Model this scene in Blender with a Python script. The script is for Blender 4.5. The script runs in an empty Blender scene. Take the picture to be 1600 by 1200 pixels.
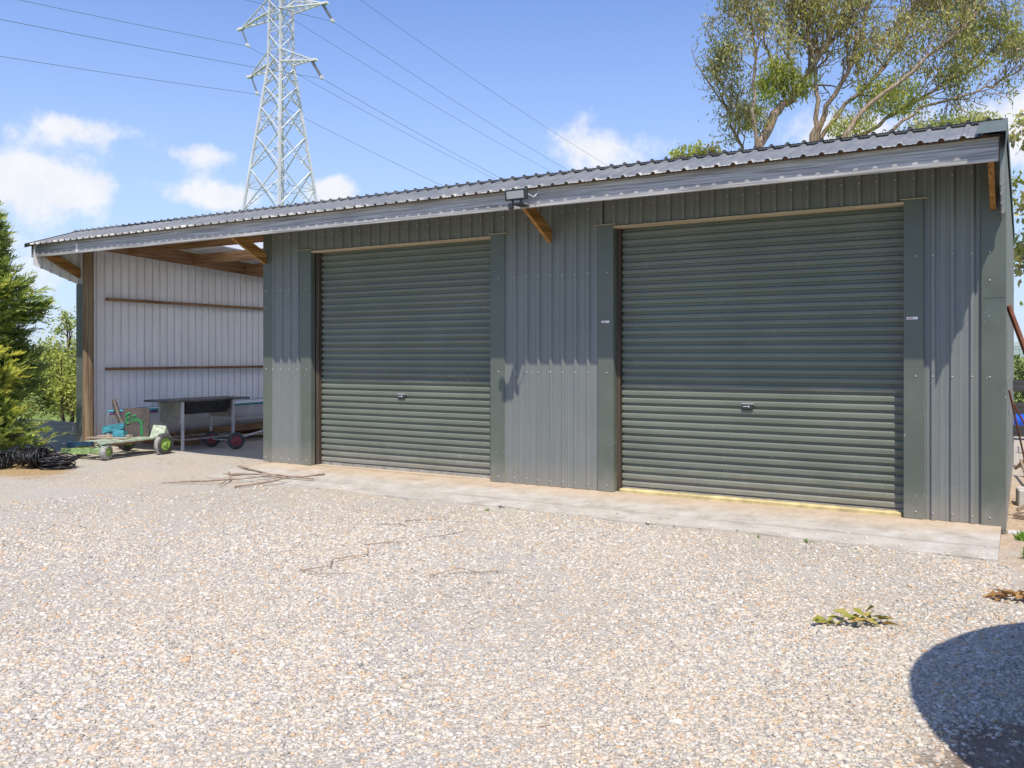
import bpy, math, random
import numpy as np
from mathutils import Vector, Matrix
random.seed(7)
rng = np.random.default_rng(7)
scene = bpy.context.scene
col = scene.collection
R = math.radians

# ------------------------------------------------------------------ helpers
def props(o, label=None, cat=None, group=None, kind=None):
    if label: o['label'] = label
    if cat: o['category'] = cat
    if group: o['group'] = group
    if kind: o['kind'] = kind
    return o

def wloc(o):
    v = Vector((0, 0, 0))
    while o is not None:
        v += o.location
        o = o.parent
    return v

def thing(name, loc, label, cat, group=None):
    o = bpy.data.objects.new(name, None)
    o.empty_display_size = 0.2
    col.objects.link(o)
    o.location = loc
    return props(o, label, cat, group)

class MB:
    """collects faces in world coordinates, then links them as ONE mesh object"""
    def __init__(s):
        s.v = []; s.f = []; s.m = []; s.sm = []
    def face(s, pts, m=0, smooth=False):
        i = len(s.v)
        s.v += [tuple(p) for p in pts]
        s.f.append(tuple(range(i, i + len(pts)))); s.m.append(m); s.sm.append(smooth)
    def grid(s, rows, m=0, smooth=False, closed=False):
        i = len(s.v); n = len(rows[0])
        for r in rows: s.v += [tuple(p) for p in r]
        for a in range(len(rows) - 1):
            for b in range(n if closed else n - 1):
                c = (b + 1) % n
                s.f.append((i + a*n + b, i + a*n + c, i + (a+1)*n + c, i + (a+1)*n + b)); s.m.append(m); s.sm.append(smooth)
    def box(s, a, b, m=0):
        x0, y0, z0 = a; x1, y1, z1 = b
        s.obox(((x0+x1)/2, (y0+y1)/2, (z0+z1)/2), (abs(x1-x0)/2, abs(y1-y0)/2, abs(z1-z0)/2), None, m)
    def obox(s, c, h, rot=None, m=0, taper=1.0, bev=0.0):
        c = Vector(c); M = rot if rot is not None else Matrix.Identity(3)
        def P(x, y, z): return c + M @ Vector((x, y, z))
        hx, hy, hz = h
        if bev <= 0:
            i = len(s.v)
            for z in (-1, 1):
                t = taper if z > 0 else 1
                for x, y in ((-1, -1), (1, -1), (1, 1), (-1, 1)): s.v.append(tuple(P(x*hx*t, y*hy*t, z*hz)))
            for q in ((3,2,1,0),(4,5,6,7),(0,1,5,4),(1,2,6,5),(2,3,7,6),(3,0,4,7)):
                s.f.append(tuple(i+k for k in q)); s.m.append(m); s.sm.append(False)
        else:
            b = min(bev, hx*.9, hy*.9, hz*.9)
            rows = []
            for (z, e) in ((-hz, b), (-hz+b, 0), (hz-b, 0), (hz, b)):
                X = hx-e; Y = hy-e; bb = b if e == 0 else b*.3
                rows.append([P(x, y, z) for x, y in ((-X+bb,-Y),(X-bb,-Y),(X,-Y+bb),(X,Y-bb),(X-bb,Y),(-X+bb,Y),(-X,Y-bb),(-X,-Y+bb))])
            s.grid(rows, m, closed=True)
            s.face(rows[0][::-1], m); s.face(rows[-1], m)
    def bar(s, a, b, w, h, m=0, up=(0, 0, 1)):
        a = Vector(a); b = Vector(b); d = (b-a); L = d.length
        if L < 1e-5: return
        z = d/L
        u = Vector(up)
        if abs(z.dot(u)) > .98: u = Vector((1, 0, 0))
        x = z.cross(u).normalized(); y = z.cross(x)
        M = Matrix((x, y, z)).transposed()
        s.obox((a+b)/2, (w/2, h/2, L/2), M, m)
    def tube(s, pts, rad, n=6, m=0, cap=True, smooth=True):
        pts = [Vector(p) for p in pts]
        if not hasattr(rad, '__len__'): rad = [rad]*len(pts)
        rows = []; px = None
        for i, p in enumerate(pts):
            d = (pts[min(i+1, len(pts)-1)] - pts[max(i-1, 0)])
            d = d.normalized() if d.length > 1e-9 else Vector((0, 0, 1))
            if px is None:
                u = Vector((0, 0, 1)) if abs(d.z) < .9 else Vector((1, 0, 0))
                x = d.cross(u).normalized()
            else:
                x = (px - d*px.dot(d))
                x = x.normalized() if x.length > 1e-6 else d.orthogonal().normalized()
            y = d.cross(x); px = x
            rows.append([p + (x*math.cos(t) + y*math.sin(t))*rad[i] for t in [2*math.pi*k/n for k in range(n)]])
        s.grid(rows, m, smooth, closed=True)
        if cap:
            s.face(rows[0][::-1], m); s.face(rows[-1], m)
    def lathe(s, c, axis, prof, n=24, m=0, smooth=True, capped=True):
        """prof: list of (offset along axis, radius)"""
        c = Vector(c); a = Vector(axis).normalized(); x = a.orthogonal().normalized(); y = a.cross(x)
        rows = [[c + a*o + (x*math.cos(t)+y*math.sin(t))*r for t in [2*math.pi*k/n for k in range(n)]] for o, r in prof]
        s.grid(rows, m, smooth, closed=True)
        if capped:
            s.face(rows[0][::-1], m); s.face(rows[-1], m)
    def prism(s, poly, x0, x1, m=0):
        """polygon in (y,z) extruded along x"""
        A = [(x0, y, z) for y, z in poly]; B = [(x1, y, z) for y, z in poly]
        s.face(A, m); s.face(B[::-1], m)
        n = len(poly)
        for i in range(n):
            j = (i+1) % n
            s.face([A[j], A[i], B[i], B[j]], m)
    def build(s, name, mats, parent=None):
        if not isinstance(mats, (list, tuple)): mats = [mats]
        v = np.array(s.v, dtype=float)
        if parent is not None: org = np.array(wloc(parent))
        else:
            lo = v.min(0); hi = v.max(0); org = np.array([(lo[0]+hi[0])/2, (lo[1]+hi[1])/2, lo[2]])
        me = bpy.data.meshes.new(name)
        me.from_pydata([tuple(p) for p in (v-org)], [], s.f)
        for mt in mats: me.materials.append(mt)
        me.polygons.foreach_set('material_index', s.m)
        me.polygons.foreach_set('use_smooth', s.sm)
        me.update()
        o = bpy.data.objects.new(name, me); col.objects.link(o)
        if parent is not None: o.parent = parent
        else: o.location = org
        return o

def quads_mesh(name, V, nf, k, mats, parent=None, attr=None, F=None, origin=None):
    """V (N,3) world coords, nf faces of k consecutive verts (or F explicit)"""
    org = np.array(wloc(parent)) if parent is not None else (np.array(origin) if origin is not None else np.zeros(3))
    me = bpy.data.meshes.new(name)
    me.vertices.add(len(V)); me.vertices.foreach_set('co', (V-org).astype(np.float32).ravel())
    F = np.arange(nf*k, dtype=np.int32) if F is None else F.astype(np.int32).ravel()
    me.loops.add(len(F)); me.loops.foreach_set('vertex_index', F)
    me.polygons.add(nf)
    me.polygons.foreach_set('loop_start', np.arange(0, nf*k, k, dtype=np.int32))
    if attr is not None:
        a = me.attributes.new('tip', 'FLOAT', 'POINT'); a.data.foreach_set('value', attr.astype(np.float32))
    me.update(calc_edges=True); me.validate()
    me.materials.append(mats)
    o = bpy.data.objects.new(name, me); col.objects.link(o)
    if parent is not None: o.parent = parent
    else: o.location = org
    return o

def dup(o, loc, label=None, parent=None):
    c = o.copy(); col.objects.link(c)
    if parent is not None: c.parent = parent
    else: c.location = loc
    if label: c['label'] = label
    for ch in o.children: dup(ch, None, None, c)
    return c

# ------------------------------------------------------------------ materials
class NT:
    def __init__(s, name):
        s.mat = bpy.data.materials.new(name); s.mat.use_nodes = True
        s.t = s.mat.node_tree; s.t.nodes.clear()
        s.out = s.n('ShaderNodeOutputMaterial')
    def n(s, typ, **kw):
        nd = s.t.nodes.new(typ)
        for k, v in kw.items():
            if k.startswith('i_'):
                key = k[2:].replace('_', ' ')
                nd.inputs[key].default_value = v
            else: setattr(nd, k, v)
        return nd
    def l(s, a, b): s.t.links.new(a, b)
    def coords(s, kind='Object', scale=(1, 1, 1)):
        tc = s.n('ShaderNodeTexCoord'); mp = s.n('ShaderNodeMapping'); mp.inputs['Scale'].default_value = scale
        s.l(tc.outputs[kind], mp.inputs['Vector']); return mp.outputs['Vector']
    def noise(s, vec, scale, detail=4, rough=.55):
        nd = s.n('ShaderNodeTexNoise'); nd.inputs['Scale'].default_value = scale
        nd.inputs['Detail'].default_value = detail; nd.inputs['Roughness'].default_value = rough
        s.l(vec, nd.inputs['Vector']); return nd.outputs['Fac']
    def ramp(s, fac, stops, interp='LINEAR'):
        nd = s.n('ShaderNodeValToRGB'); cr = nd.color_ramp; cr.interpolation = interp
        while len(cr.elements) < len(stops): cr.elements.new(.5)
        for e, (p, c) in zip(cr.elements, stops):
            e.position = p; e.color = (c[0], c[1], c[2], 1) if hasattr(c, '__len__') else (c, c, c, 1)
        s.l(fac, nd.inputs['Fac']); return nd.outputs['Color']
    def mix(s, fac, a, b, blend='MIX'):
        nd = s.n('ShaderNodeMix', data_type='RGBA', blend_type=blend)
        for sock, v in ((nd.inputs[0], fac), (nd.inputs[6], a), (nd.inputs[7], b)):
            if hasattr(v, 'is_linked'): s.l(v, sock)
            elif hasattr(v, '__len__'): sock.default_value = (v[0], v[1], v[2], 1)
            else: sock.default_value = v
        return nd.outputs[2]
    def math(s, op, a, b=None, c=None, clamp=False):
        nd = s.n('ShaderNodeMath', operation=op, use_clamp=clamp)
        for i, v in enumerate((a, b, c)):
            if v is None: continue
            if hasattr(v, 'is_linked'): s.l(v, nd.inputs[i])
            else: nd.inputs[i].default_value = v
        return nd.outputs[0]
    def bump(s, h, strength=.3, dist=.01):
        nd = s.n('ShaderNodeBump'); nd.inputs['Strength'].default_value = strength; nd.inputs['Distance'].default_value = dist
        s.l(h, nd.inputs['Height']); return nd.outputs['Normal']
    def bsdf(s, color, rough=.6, metal=0.0, normal=None, spec=.5):
        nd = s.n('ShaderNodeBsdfPrincipled')
        for k, v in (('Base Color', color), ('Roughness', rough), ('Metallic', metal), ('Specular IOR Level', spec)):
            if hasattr(v, 'is_linked'): s.l(v, nd.inputs[k])
            elif hasattr(v, '__len__'): nd.inputs[k].default_value = (v[0], v[1], v[2], 1)
            else: nd.inputs[k].default_value = v
        if normal is not None: s.l(normal, nd.inputs['Normal'])
        s.l(nd.outputs[0], s.out.inputs['Surface']); return nd

def plain(name, c, rough=.6, metal=0., var=.25, scale=6, bump=0., spec=.5):
    t = NT(name); v = t.coords()
    f = t.noise(v, scale, 6, .6)
    lo = [x*(1-var) for x in c]; hi = [min(1, x*(1+var)) for x in c]
    cc = t.ramp(f, [(.3, lo), (.7, hi)])
    nrm = t.bump(t.noise(v, scale*8, 4), bump, .01) if bump else None
    t.bsdf(cc, rough, metal, nrm, spec); return t.mat

def painted(name, c, rough=.38, dust=(.30, .30, .27), dustamt=.25, wave=.15, streak=True, spec=.35, low=False):
    """factory painted steel with dust, rain streaks, scratches and oil-canning"""
    t = NT(name); v = t.coords()
    big = t.noise(v, 1.1, 5, .6)
    base = t.mix(t.math('MULTIPLY', t.ramp(big, [(.35, 0), (.75, 1)]), dustamt), c, dust)
    vs = t.coords('Object', (30, 30, .8)); st = t.noise(vs, 1.0, 4, .6)
    if streak: base = t.mix(t.math('MULTIPLY', t.ramp(st, [(.45, 0), (.8, 1)]), .35), base, [x*1.55 for x in c])
    vm = t.coords('Object', (1, 1, .35)); sc = t.noise(vm, 9, 8, .78)
    base = t.mix(t.math('MULTIPLY', t.ramp(sc, [(.665, 0), (.70, 1)]), .6), base, (.55, .56, .55))
    sf = t.noise(t.coords('Object', (1, 1, .8)), 34, 3, .5); sa = t.noise(v, 1.9, 2, .5)
    base = t.mix(t.math('MULTIPLY', t.ramp(sf, [(.665, 0), (.70, 1)]), t.math('MULTIPLY', t.ramp(sa, [(.58, 0), (.66, 1)]), .55)), base, (.6, .61, .6))
    sp = t.n('ShaderNodeSeparateXYZ'); t.l(t.coords(), sp.inputs[0])
    # dust and mud splashed up from the ground, thinning out over the first half metre
    md = t.n('ShaderNodeMapRange', interpolation_type='SMOOTHSTEP'); t.l(t.math('ADD', sp.outputs[2], t.math('MULTIPLY', t.math('SUBTRACT', t.noise(v, 6, 5, .75), .5), .5)), md.inputs[0])
    md.inputs[1].default_value = .42; md.inputs[2].default_value = -.05
    base = t.mix(t.math('MULTIPLY', md.outputs[0], .6 if low else .45), base, (.36, .32, .26))
    if low:       # faded bands, a little different from slat to slat
        fb = t.noise(t.coords('Object', (.15, .15, 11)), 1, 2, .5)
        base = t.mix(t.math('MULTIPLY', t.ramp(fb, [(.4, 0), (.62, 1)]), .22), base, [x*1.5 for x in c])
    h = t.noise(v, 2.2, 2, .4)
    t.bsdf(base, t.math('MULTIPLY_ADD', big, .2, rough-.1), 0, t.bump(h, wave, .06), spec)
    return t.mat

def wood(name, c1, c2, axis='X', rough=.8, knots=True, dark=(.05, .045, .045), bump=.4):
    t = NT(name)
    sc = {'X': (.9, 48, 48), 'Y': (34, .8, 34), 'Z': (22, 22, .7)}[axis]
    v = t.coords('Object', sc); g = t.noise(v, 1.3, 8, .65)
    cc = t.ramp(g, [(.38, c1), (.5, [(a+b)/2 for a, b in zip(c1, c2)]), (.62, c2)])
    big = t.noise(t.coords(), 1.7, 4)
    cc = t.mix(t.math('MULTIPLY', t.ramp(big, [(.4, 0), (.7, 1)]), .22), cc, c1)
    sc2 = tuple(x*.35 for x in sc)
    cr = t.noise(t.coords('Object', sc2), 2.3, 10, .75)
    cc = t.mix(t.math('MULTIPLY', t.ramp(cr, [(.60, 0), (.66, 1)]), .75 if knots else .3), cc, dark)
    t.bsdf(cc, rough, 0, t.bump(g, bump, .004), .25); return t.mat

def leafmat(name, stops, tipcol=None, rough=.5, trans=.35):
    t = NT(name); g = t.n('ShaderNodeNewGeometry')
    c = t.ramp(g.outputs['Random Per Island'], stops)
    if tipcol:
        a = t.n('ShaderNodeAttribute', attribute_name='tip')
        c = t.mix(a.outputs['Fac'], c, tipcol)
    p = t.n('ShaderNodeBsdfPrincipled'); t.l(c, p.inputs['Base Color']); p.inputs['Roughness'].default_value = rough
    p.inputs['Specular IOR Level'].default_value = .3
    tr = t.n('ShaderNodeBsdfTranslucent'); t.l(c, tr.inputs['Color'])
    mx = t.n('ShaderNodeMixShader'); mx.inputs[0].default_value = trans
    t.l(p.outputs[0], mx.inputs[1]); t.l(tr.outputs[0], mx.inputs[2]); t.l(mx.outputs[0], t.out.inputs['Surface'])
    return t.mat

M = {}
M['wall'] = painted('wall_steel', (.178, .194, .186), .5, dust=(.27,.28,.26), dustamt=.35, wave=.05)
M['flash'] = painted('flashing_steel', (.106, .127, .106), .42, dust=(.19, .205, .16), dustamt=.3, wave=.5, streak=False)
M['door'] = painted('roller_door_steel', (.142, .160, .126), .46, dust=(.25, .26, .22), dustamt=.4, wave=.06, streak=False, spec=.25, low=True)
M['screw'] = plain('screw_zinc', (.6, .6, .58), .4, .4)
M['lining'] = painted('pale_inside_steel', (.88, .87, .90), .5, dust=(.74, .70, .67), dustamt=.5, wave=.05)
M['greywood'] = wood('weathered_fascia', (.22, .215, .21), (.58, .56, .545), 'X', dark=(.10, .095, .095), knots=True, bump=.8)
M['brownX'] = wood('brown_timber_x', (.15, .08, .04), (.42, .25, .13), 'X', knots=True)
M['brownY'] = wood('brown_timber_y', (.15, .08, .045), (.40, .24, .13), 'Y', knots=True)
M['brace'] = wood('bracket_timber', (.20, .095, .03), (.50, .27, .09), 'Y', knots=True, dark=(.07, .04, .02))
M['post'] = wood('post_timber', (.13, .085, .05), (.34, .25, .16), 'Z')
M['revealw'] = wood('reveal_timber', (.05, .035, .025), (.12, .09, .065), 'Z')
M['trimw'] = wood('pale_trim_timber', (.42, .33, .21), (.62, .52, .38), 'X', knots=False)
M['yellowseal'] = plain('yellow_sill', (.56, .46, .22), .7, var=.35, scale=5, bump=.3)
M['galv'] = plain('galvanised_steel', (.62, .63, .65), .45, .35, .12, 3)
M['stainless'] = plain('dull_stainless', (.5, .48, .46), .38, .75, .3, 9)
M['blacktop'] = plain('black_steel', (.035, .033, .032), .5, .3, .5, 6)  # near-black steel of the sink bowl
M['blackcable'] = plain('black_polythene', (.016, .015, .018), .42, 0, .3, 30)
M['rubber'] = plain('dusty_rubber', (.07, .068, .065), .8, 0, .4, 20, .2)
M['tyreworn'] = plain('worn_pale_tyre', (.34, .33, .31), .85, 0, .4, 25, .3)
M['limehub'] = plain('lime_paint', (.27, .42, .08), .55, 0, .4, 14)
M['redhub'] = plain('red_paint', (.26, .05, .055), .65, 0, .35, 12)
M['mintwood'] = plain('mint_paint', (.36, .42, .31), .7, 0, .45, 14, .3)
M['greenwood'] = plain('green_paint', (.25, .36, .14), .75, 0, .5, 14, .3)
M['teal'] = plain('teal_paint', (.06, .29, .36), .6, 0, .4, 14)
M['navy'] = plain('navy_paint', (.02, .06, .11), .5, 0, .3, 9)
M['ply'] = wood('pale_ply', (.35, .27, .2), (.55, .44, .36), 'Y', knots=False)
M['hull'] = plain('grey_hull', (.74, .74, .78), .4, 0, .18, 2.5)
M['purple'] = plain('purple_stripe', (.20, .03, .22), .5)
M['darkgrey'] = plain('dark_grey_plastic', (.03, .032, .036), .4)
M['lens'] = plain('frosted_lens', (.36, .375, .38), .25, 0, .06, 4)
M['white'] = plain('white_plastic', (.8, .8, .8), .5, 0, .08, 10)
M['sticker'] = plain('white_sticker', (.78, .76, .76), .5, 0, .15, 60)
M['red'] = plain('sticker_red', (.5, .04, .05), .5)
M['blue'] = plain('blue_plastic', (.015, .09, .5), .35, 0, .2, 5)
M['rust'] = plain('rusty_steel', (.20, .075, .04), .85, .1, .45, 14, .4)
M['fencegrey'] = wood('grey_board', (.26, .27, .23), (.48, .48, .43), 'X')
M['fencedark'] = wood('dark_board', (.045, .045, .05), (.10, .10, .105), 'X')
M['block'] = plain('pale_concrete_block', (.52, .50, .46), .9, 0, .15, 14, .4)
M['bark'] = wood('gum_bark', (.16, .10, .06), (.46, .36, .26), 'Z', knots=True, dark=(.09, .06, .04))
M['darkbark'] = wood('dark_bark', (.06, .04, .03), (.17, .12, .08), 'Z')
M['stick'] = wood('dry_bark_strip', (.22, .155, .115), (.46, .36, .28), 'X', knots=False)
M['tank'] = plain('green_poly_tank', (.05, .09, .06), .5, 0, .1, 2)
M['pylon'] = plain('tower_zinc', (.60, .60, .62), .6, 0, .18, .6)
M['insul'] = plain('insulator', (.05, .055, .06), .3)
M['wire'] = plain('conductor', (.14, .155, .19), .5, .2)
M['gum'] = leafmat('gum_leaf', [(0, (.19, .20, .09)), (.3, (.37, .37, .13)), (.6, (.54, .49, .18)), (.85, (.52, .38, .22)), (1, (.32, .20, .12))], (.52, .60, .10), .45, .35)
M['shrub'] = leafmat('shrub_leaf', [(0, (.08, .13, .03)), (.5, (.26, .33, .07)), (.85, (.48, .48, .12)), (1, (.55, .48, .2))], (.58, .62, .14), .4, .4)
M['conifer'] = leafmat('conifer_spray', [(0, (.08, .15, .055)), (.6, (.20, .32, .09)), (1, (.36, .46, .12))], (.86, .82, .14), .5, .45)
M['deadleaf'] = leafmat('dry_leaf', [(0, (.30, .17, .06)), (.6, (.5, .31, .12)), (1, (.22, .11, .05))], None, .7, .15)
M['wiltleaf'] = leafmat('wilted_leaf', [(0, (.20, .20, .03)), (.6, (.33, .32, .06)), (1, (.42, .26, .08))], None, .6, .15)
M['grassblade'] = leafmat('weed_blade', [(0, (.10, .22, .02)), (1, (.25, .40, .05))], None, .5, .3)

PAL = [(0, (.28, .265, .24)), (.1, (.41, .385, .345)), (.36, (.53, .49, .425)), (.6, (.60, .545, .455)), (.76, (.585, .48, .35)), (.87, (.54, .36, .215)), (.91, (.62, .58, .51)), (1, (.71, .675, .605))]
def stonemat():
    t = NT('gravel_stone'); g = t.n('ShaderNodeNewGeometry')
    c = t.ramp(g.outputs['Random Per Island'], PAL)
    f = t.noise(t.coords(), 60, 3)
    c = t.mix(.2, c, t.ramp(f, [(.3, .25), (.7, .75)]), 'OVERLAY')
    # patches of bluer and sandier stone, metres across
    big = t.noise(t.coords(), .9, 3)
    c = t.mix(t.math('MULTIPLY', t.ramp(big, [(.42, 0), (.62, 1)]), .25), c, (.54, .45, .34))
    t.bsdf(c, .85, 0, None, .3); return t.mat
M['stone'] = stonemat()

def blob(t, v, cx, cy, rx, ry, wob=.5, nsc=2.2):
    """soft irregular patch mask around world point (object origin is 0)"""
    sp = t.n('ShaderNodeSeparateXYZ'); t.l(v, sp.inputs[0])
    dx = t.math('DIVIDE', t.math('SUBTRACT', sp.outputs[0], cx), rx); dy = t.math('DIVIDE', t.math('SUBTRACT', sp.outputs[1], cy), ry)
    d = t.math('SQRT', t.math('ADD', t.math('MULTIPLY', dx, dx), t.math('MULTIPLY', dy, dy)))
    n = t.noise(v, nsc, 6, .65)
    d = t.math('ADD', d, t.math('MULTIPLY', t.math('SUBTRACT', n, .5), wob*3))
    mr = t.n('ShaderNodeMapRange', interpolation_type='SMOOTHSTEP'); t.l(d, mr.inputs[0])
    mr.inputs[1].default_value = 1.15; mr.inputs[2].default_value = .75; return mr.outputs[0]

def gravelmat():
    t = NT('gravel_ground'); v = t.coords()
    # cells about 2.5 cm, distorted so they do not look like voronoi
    dn = t.n('ShaderNodeTexNoise'); dn.inputs['Scale'].default_value = 40; t.l(v, dn.inputs['Vector'])
    va = t.n('ShaderNodeVectorMath', operation='MULTIPLY_ADD'); t.l(dn.outputs['Color'], va.inputs[0]); va.inputs[1].default_value = (.012, .012, .012); t.l(v, va.inputs[2])
    def cells(sc):
        vo = t.n('ShaderNodeTexVoronoi'); vo.inputs['Scale'].default_value = sc; t.l(va.outputs[0], vo.inputs['Vector'])
        sx = t.n('ShaderNodeSeparateColor'); t.l(vo.outputs['Color'], sx.inputs[0])
        return sx.outputs[0], vo.outputs['Distance']
    c1, d1 = cells(48); c2, d2 = cells(26)
    k1 = t.ramp(c1, PAL); k2 = t.ramp(c2, PAL)
    sel = t.ramp(t.noise(v, 9, 3), [(.5, 0), (.56, 1)])
    c = t.mix(sel, k1, k2)
    gap = t.ramp(d1, [(.35, 0), (.75, 1)])
    c = t.mix(t.math('MULTIPLY', gap, .45), c, (.19, .16, .125))
    big = t.noise(v, .8, 5, .6)
    c = t.mix(t.math('MULTIPLY', t.ramp(big, [(.42, 0), (.62, 1)]), .6), c, (.53, .455, .35))
    trk = t.noise(t.coords('Object', (.35, 1.1, 1)), 1.2, 5, .6)
    c = t.mix(t.math('MULTIPLY', t.ramp(trk, [(.47, 0), (.6, 1)]), .55), c, (.47, .44, .40))
    fine = t.noise(v, 160, 2)
    c = t.mix(t.math('MULTIPLY', t.ramp(fine, [(.35, 1), (.5, 0)]), .3), c, (.22, .19, .16))
    # bare brown dirt by the tank, straw litter by the conifer, sandy dirt right of the shed, bay floor toned pale to brighten the bay
    m1 = blob(t, v, .35, 4.1, .75, .75, .35)
    n1 = t.noise(v, 5, 8, .7)
    c = t.mix(t.math('MULTIPLY', m1, .93), c, t.ramp(n1, [(.35, (.17, .12, .085)), (.6, (.26, .20, .15)), (.72, (.47, .42, .37))]))
    m2 = blob(t, v, -13.9, 7.3, 2.1, .75, .35, 3)
    n2 = t.noise(t.coords('Object', (9, 30, 9)), 2, 6, .7)
    c = t.mix(t.math('MULTIPLY', m2, .85), c, t.ramp(n2, [(.35, (.20, .12, .05)), (.55, (.46, .30, .12)), (.7, (.58, .44, .24))]))
    m3 = blob(t, v, 1.2, 11.2, 1.75, 4.3, .3, 2)
    c = t.mix(t.math('MULTIPLY', m3, .88), c, t.ramp(t.noise(v, 14, 8, .7), [(.3, (.34, .22, .12)), (.55, (.52, .38, .24)), (.75, (.62, .52, .38))]))
    m4 = blob(t, v, -12.4, 12.6, 3.2, 2.7, .2, 2)
    c = t.mix(t.math('MULTIPLY', m4, .4), c, (.46, .43, .40))
    h = t.math('SUBTRACT', t.math('MULTIPLY', d1, -.7), t.math('MULTIPLY', d2, .3))
    t.bsdf(c, .9, 0, t.bump(h, .9, .022), .25); return t.mat
M['gravel'] = gravelmat()

def grassmat():
    t = NT('grass_ground'); v = t.coords()
    c = t.ramp(t.noise(v, 1.4, 8, .7), [(.3, (.10, .15, .025)), (.5, (.20, .27, .05)), (.7, (.33, .33, .10))])
    far = t.noise(v, .012, 4)
    c = t.mix(t.math('MULTIPLY', t.ramp(far, [(.4, 0), (.6, 1)]), .5), c, (.12, .17, .06))
    t.bsdf(c, .9, 0, t.bump(t.noise(v, 60, 4), .6, .03), .2); return t.mat
M['grass'] = grassmat()
def apronmat():
    t = NT('worn_concrete'); v = t.coords()
    n = t.noise(v, 3.5, 9, .7)
    c = t.ramp(n, [(.32, (.35, .31, .26)), (.5, (.47, .43, .37)), (.7, (.57, .54, .49))])
    sp = t.n('ShaderNodeSeparateXYZ'); t.l(v, sp.inputs[0])
    wob = t.math('MULTIPLY', t.math('SUBTRACT', t.noise(v, 1.3, 5, .6), .5), .35)
    y = t.math('ADD', sp.outputs[1], wob)
    # orange dust near the wall, drip line under the eave (weathering of the slab itself)
    og = t.n('ShaderNodeMapRange', interpolation_type='SMOOTHSTEP'); t.l(y, og.inputs[0]); og.inputs[1].default_value = 8.85; og.inputs[2].default_value = 9.4
    c = t.mix(t.math('MULTIPLY', og.outputs[0], .42), c, (.52, .33, .15))
    wob2 = t.math('MULTIPLY', t.math('SUBTRACT', t.noise(v, 4, 8, .75), .5), .16)
    dl = t.math('ABSOLUTE', t.math('SUBTRACT', t.math('ADD', sp.outputs[1], wob2), 8.66))
    dm = t.n('ShaderNodeMapRange', interpolation_type='SMOOTHSTEP'); t.l(dl, dm.inputs[0]); dm.inputs[1].default_value = .05; dm.inputs[2].default_value = .0
    c = t.mix(t.math('MULTIPLY', dm.outputs[0], t.math('MULTIPLY', t.ramp(t.noise(v, 1.1, 4), [(.35, .15), (.6, 1)]), .5)), c, (.2, .19, .18))
    fine = t.noise(v, 70, 6, .8)
    c = t.mix(t.math('MULTIPLY', t.ramp(fine, [(.34, 1), (.46, 0)]), .5), c, (.22, .19, .16))
    ck = t.n('ShaderNodeTexVoronoi', feature='DISTANCE_TO_EDGE'); ck.inputs['Scale'].default_value = .55
    dn = t.n('ShaderNodeTexNoise'); dn.inputs['Scale'].default_value = 3; dn.inputs['Detail'].default_value = 5; t.l(v, dn.inputs['Vector'])
    va = t.n('ShaderNodeVectorMath', operation='MULTIPLY_ADD'); t.l(dn.outputs['Color'], va.inputs[0]); va.inputs[1].default_value = (.35, .35, .35); t.l(v, va.inputs[2]); t.l(va.outputs[0], ck.inputs['Vector'])
    c = t.mix(t.math('MULTIPLY', t.ramp(ck.outputs['Distance'], [(.0, 1), (.004, 0)]), .22), c, (.2, .175, .15))
    t.bsdf(c, .88, 0, t.bump(fine, .5, .006), .3); return t.mat
M['apron'] = apronmat()
def roofmat():
    t = NT('weathered_roof_steel'); v = t.coords()
    n = t.noise(v, 2.2, 8, .7)
    c = t.ramp(n, [(.3, (.16, .17, .18)), (.6, (.25, .25, .245)), (.75, (.34, .33, .30))])
    sp = t.n('ShaderNodeSeparateXYZ'); t.l(v, sp.inputs[0])
    e = t.math('ADD', sp.outputs[1], t.math('MULTIPLY', t.math('SUBTRACT', t.noise(v, 7, 8, .8), .5), .55))
    mr = t.n('ShaderNodeMapRange', interpolation_type='SMOOTHSTEP'); t.l(e, mr.inputs[0]); mr.inputs[1].default_value = 8.74; mr.inputs[2].default_value = 8.62
    lich = t.math('MULTIPLY', mr.outputs[0], t.ramp(t.noise(v, 2.6, 4), [(.38, .1), (.58, 1)]))
    c = t.mix(lich, c, (.66, .62, .52))
    sx = t.math('MULTIPLY', t.ramp(t.noise(t.coords('Object', (3, .6, 1)), 3.5, 9, .8), [(.6, 0), (.66, 1)]), .6)
    c = t.mix(sx, c, (.55, .53, .47))
    t.bsdf(c, .5, .15, None, .5); return t.mat
M['roof'] = roofmat()
def scribmat():
    t = NT('brown_seat_board'); v = t.coords()
    c = t.ramp(t.noise(v, 6, 6), [(.3, (.06, .045, .04)), (.7, (.12, .095, .08))])
    t.bsdf(c, .55); return t.mat
M['seatboard'] = scribmat()
M['spray'] = plain('green_spray_paint', (.025, .26, .08), .6, 0, .5, 40)

# ------------------------------------------------------------------ ground
def ground_sheet(name, pts, z, mat):
    me = bpy.data.meshes.new(name); me.from_pydata([(x, y, z) for x, y in pts], [], [tuple(range(len(pts)))])
    me.materials.append(mat); o = bpy.data.objects.new(name, me); col.objects.link(o); props(o, kind='structure'); return o
ground_sheet('ground', [(-3000, -3000), (3000, -3000), (3000, 3000), (-3000, 3000)], -.13, M['grass'])
GZ = -.09
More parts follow.
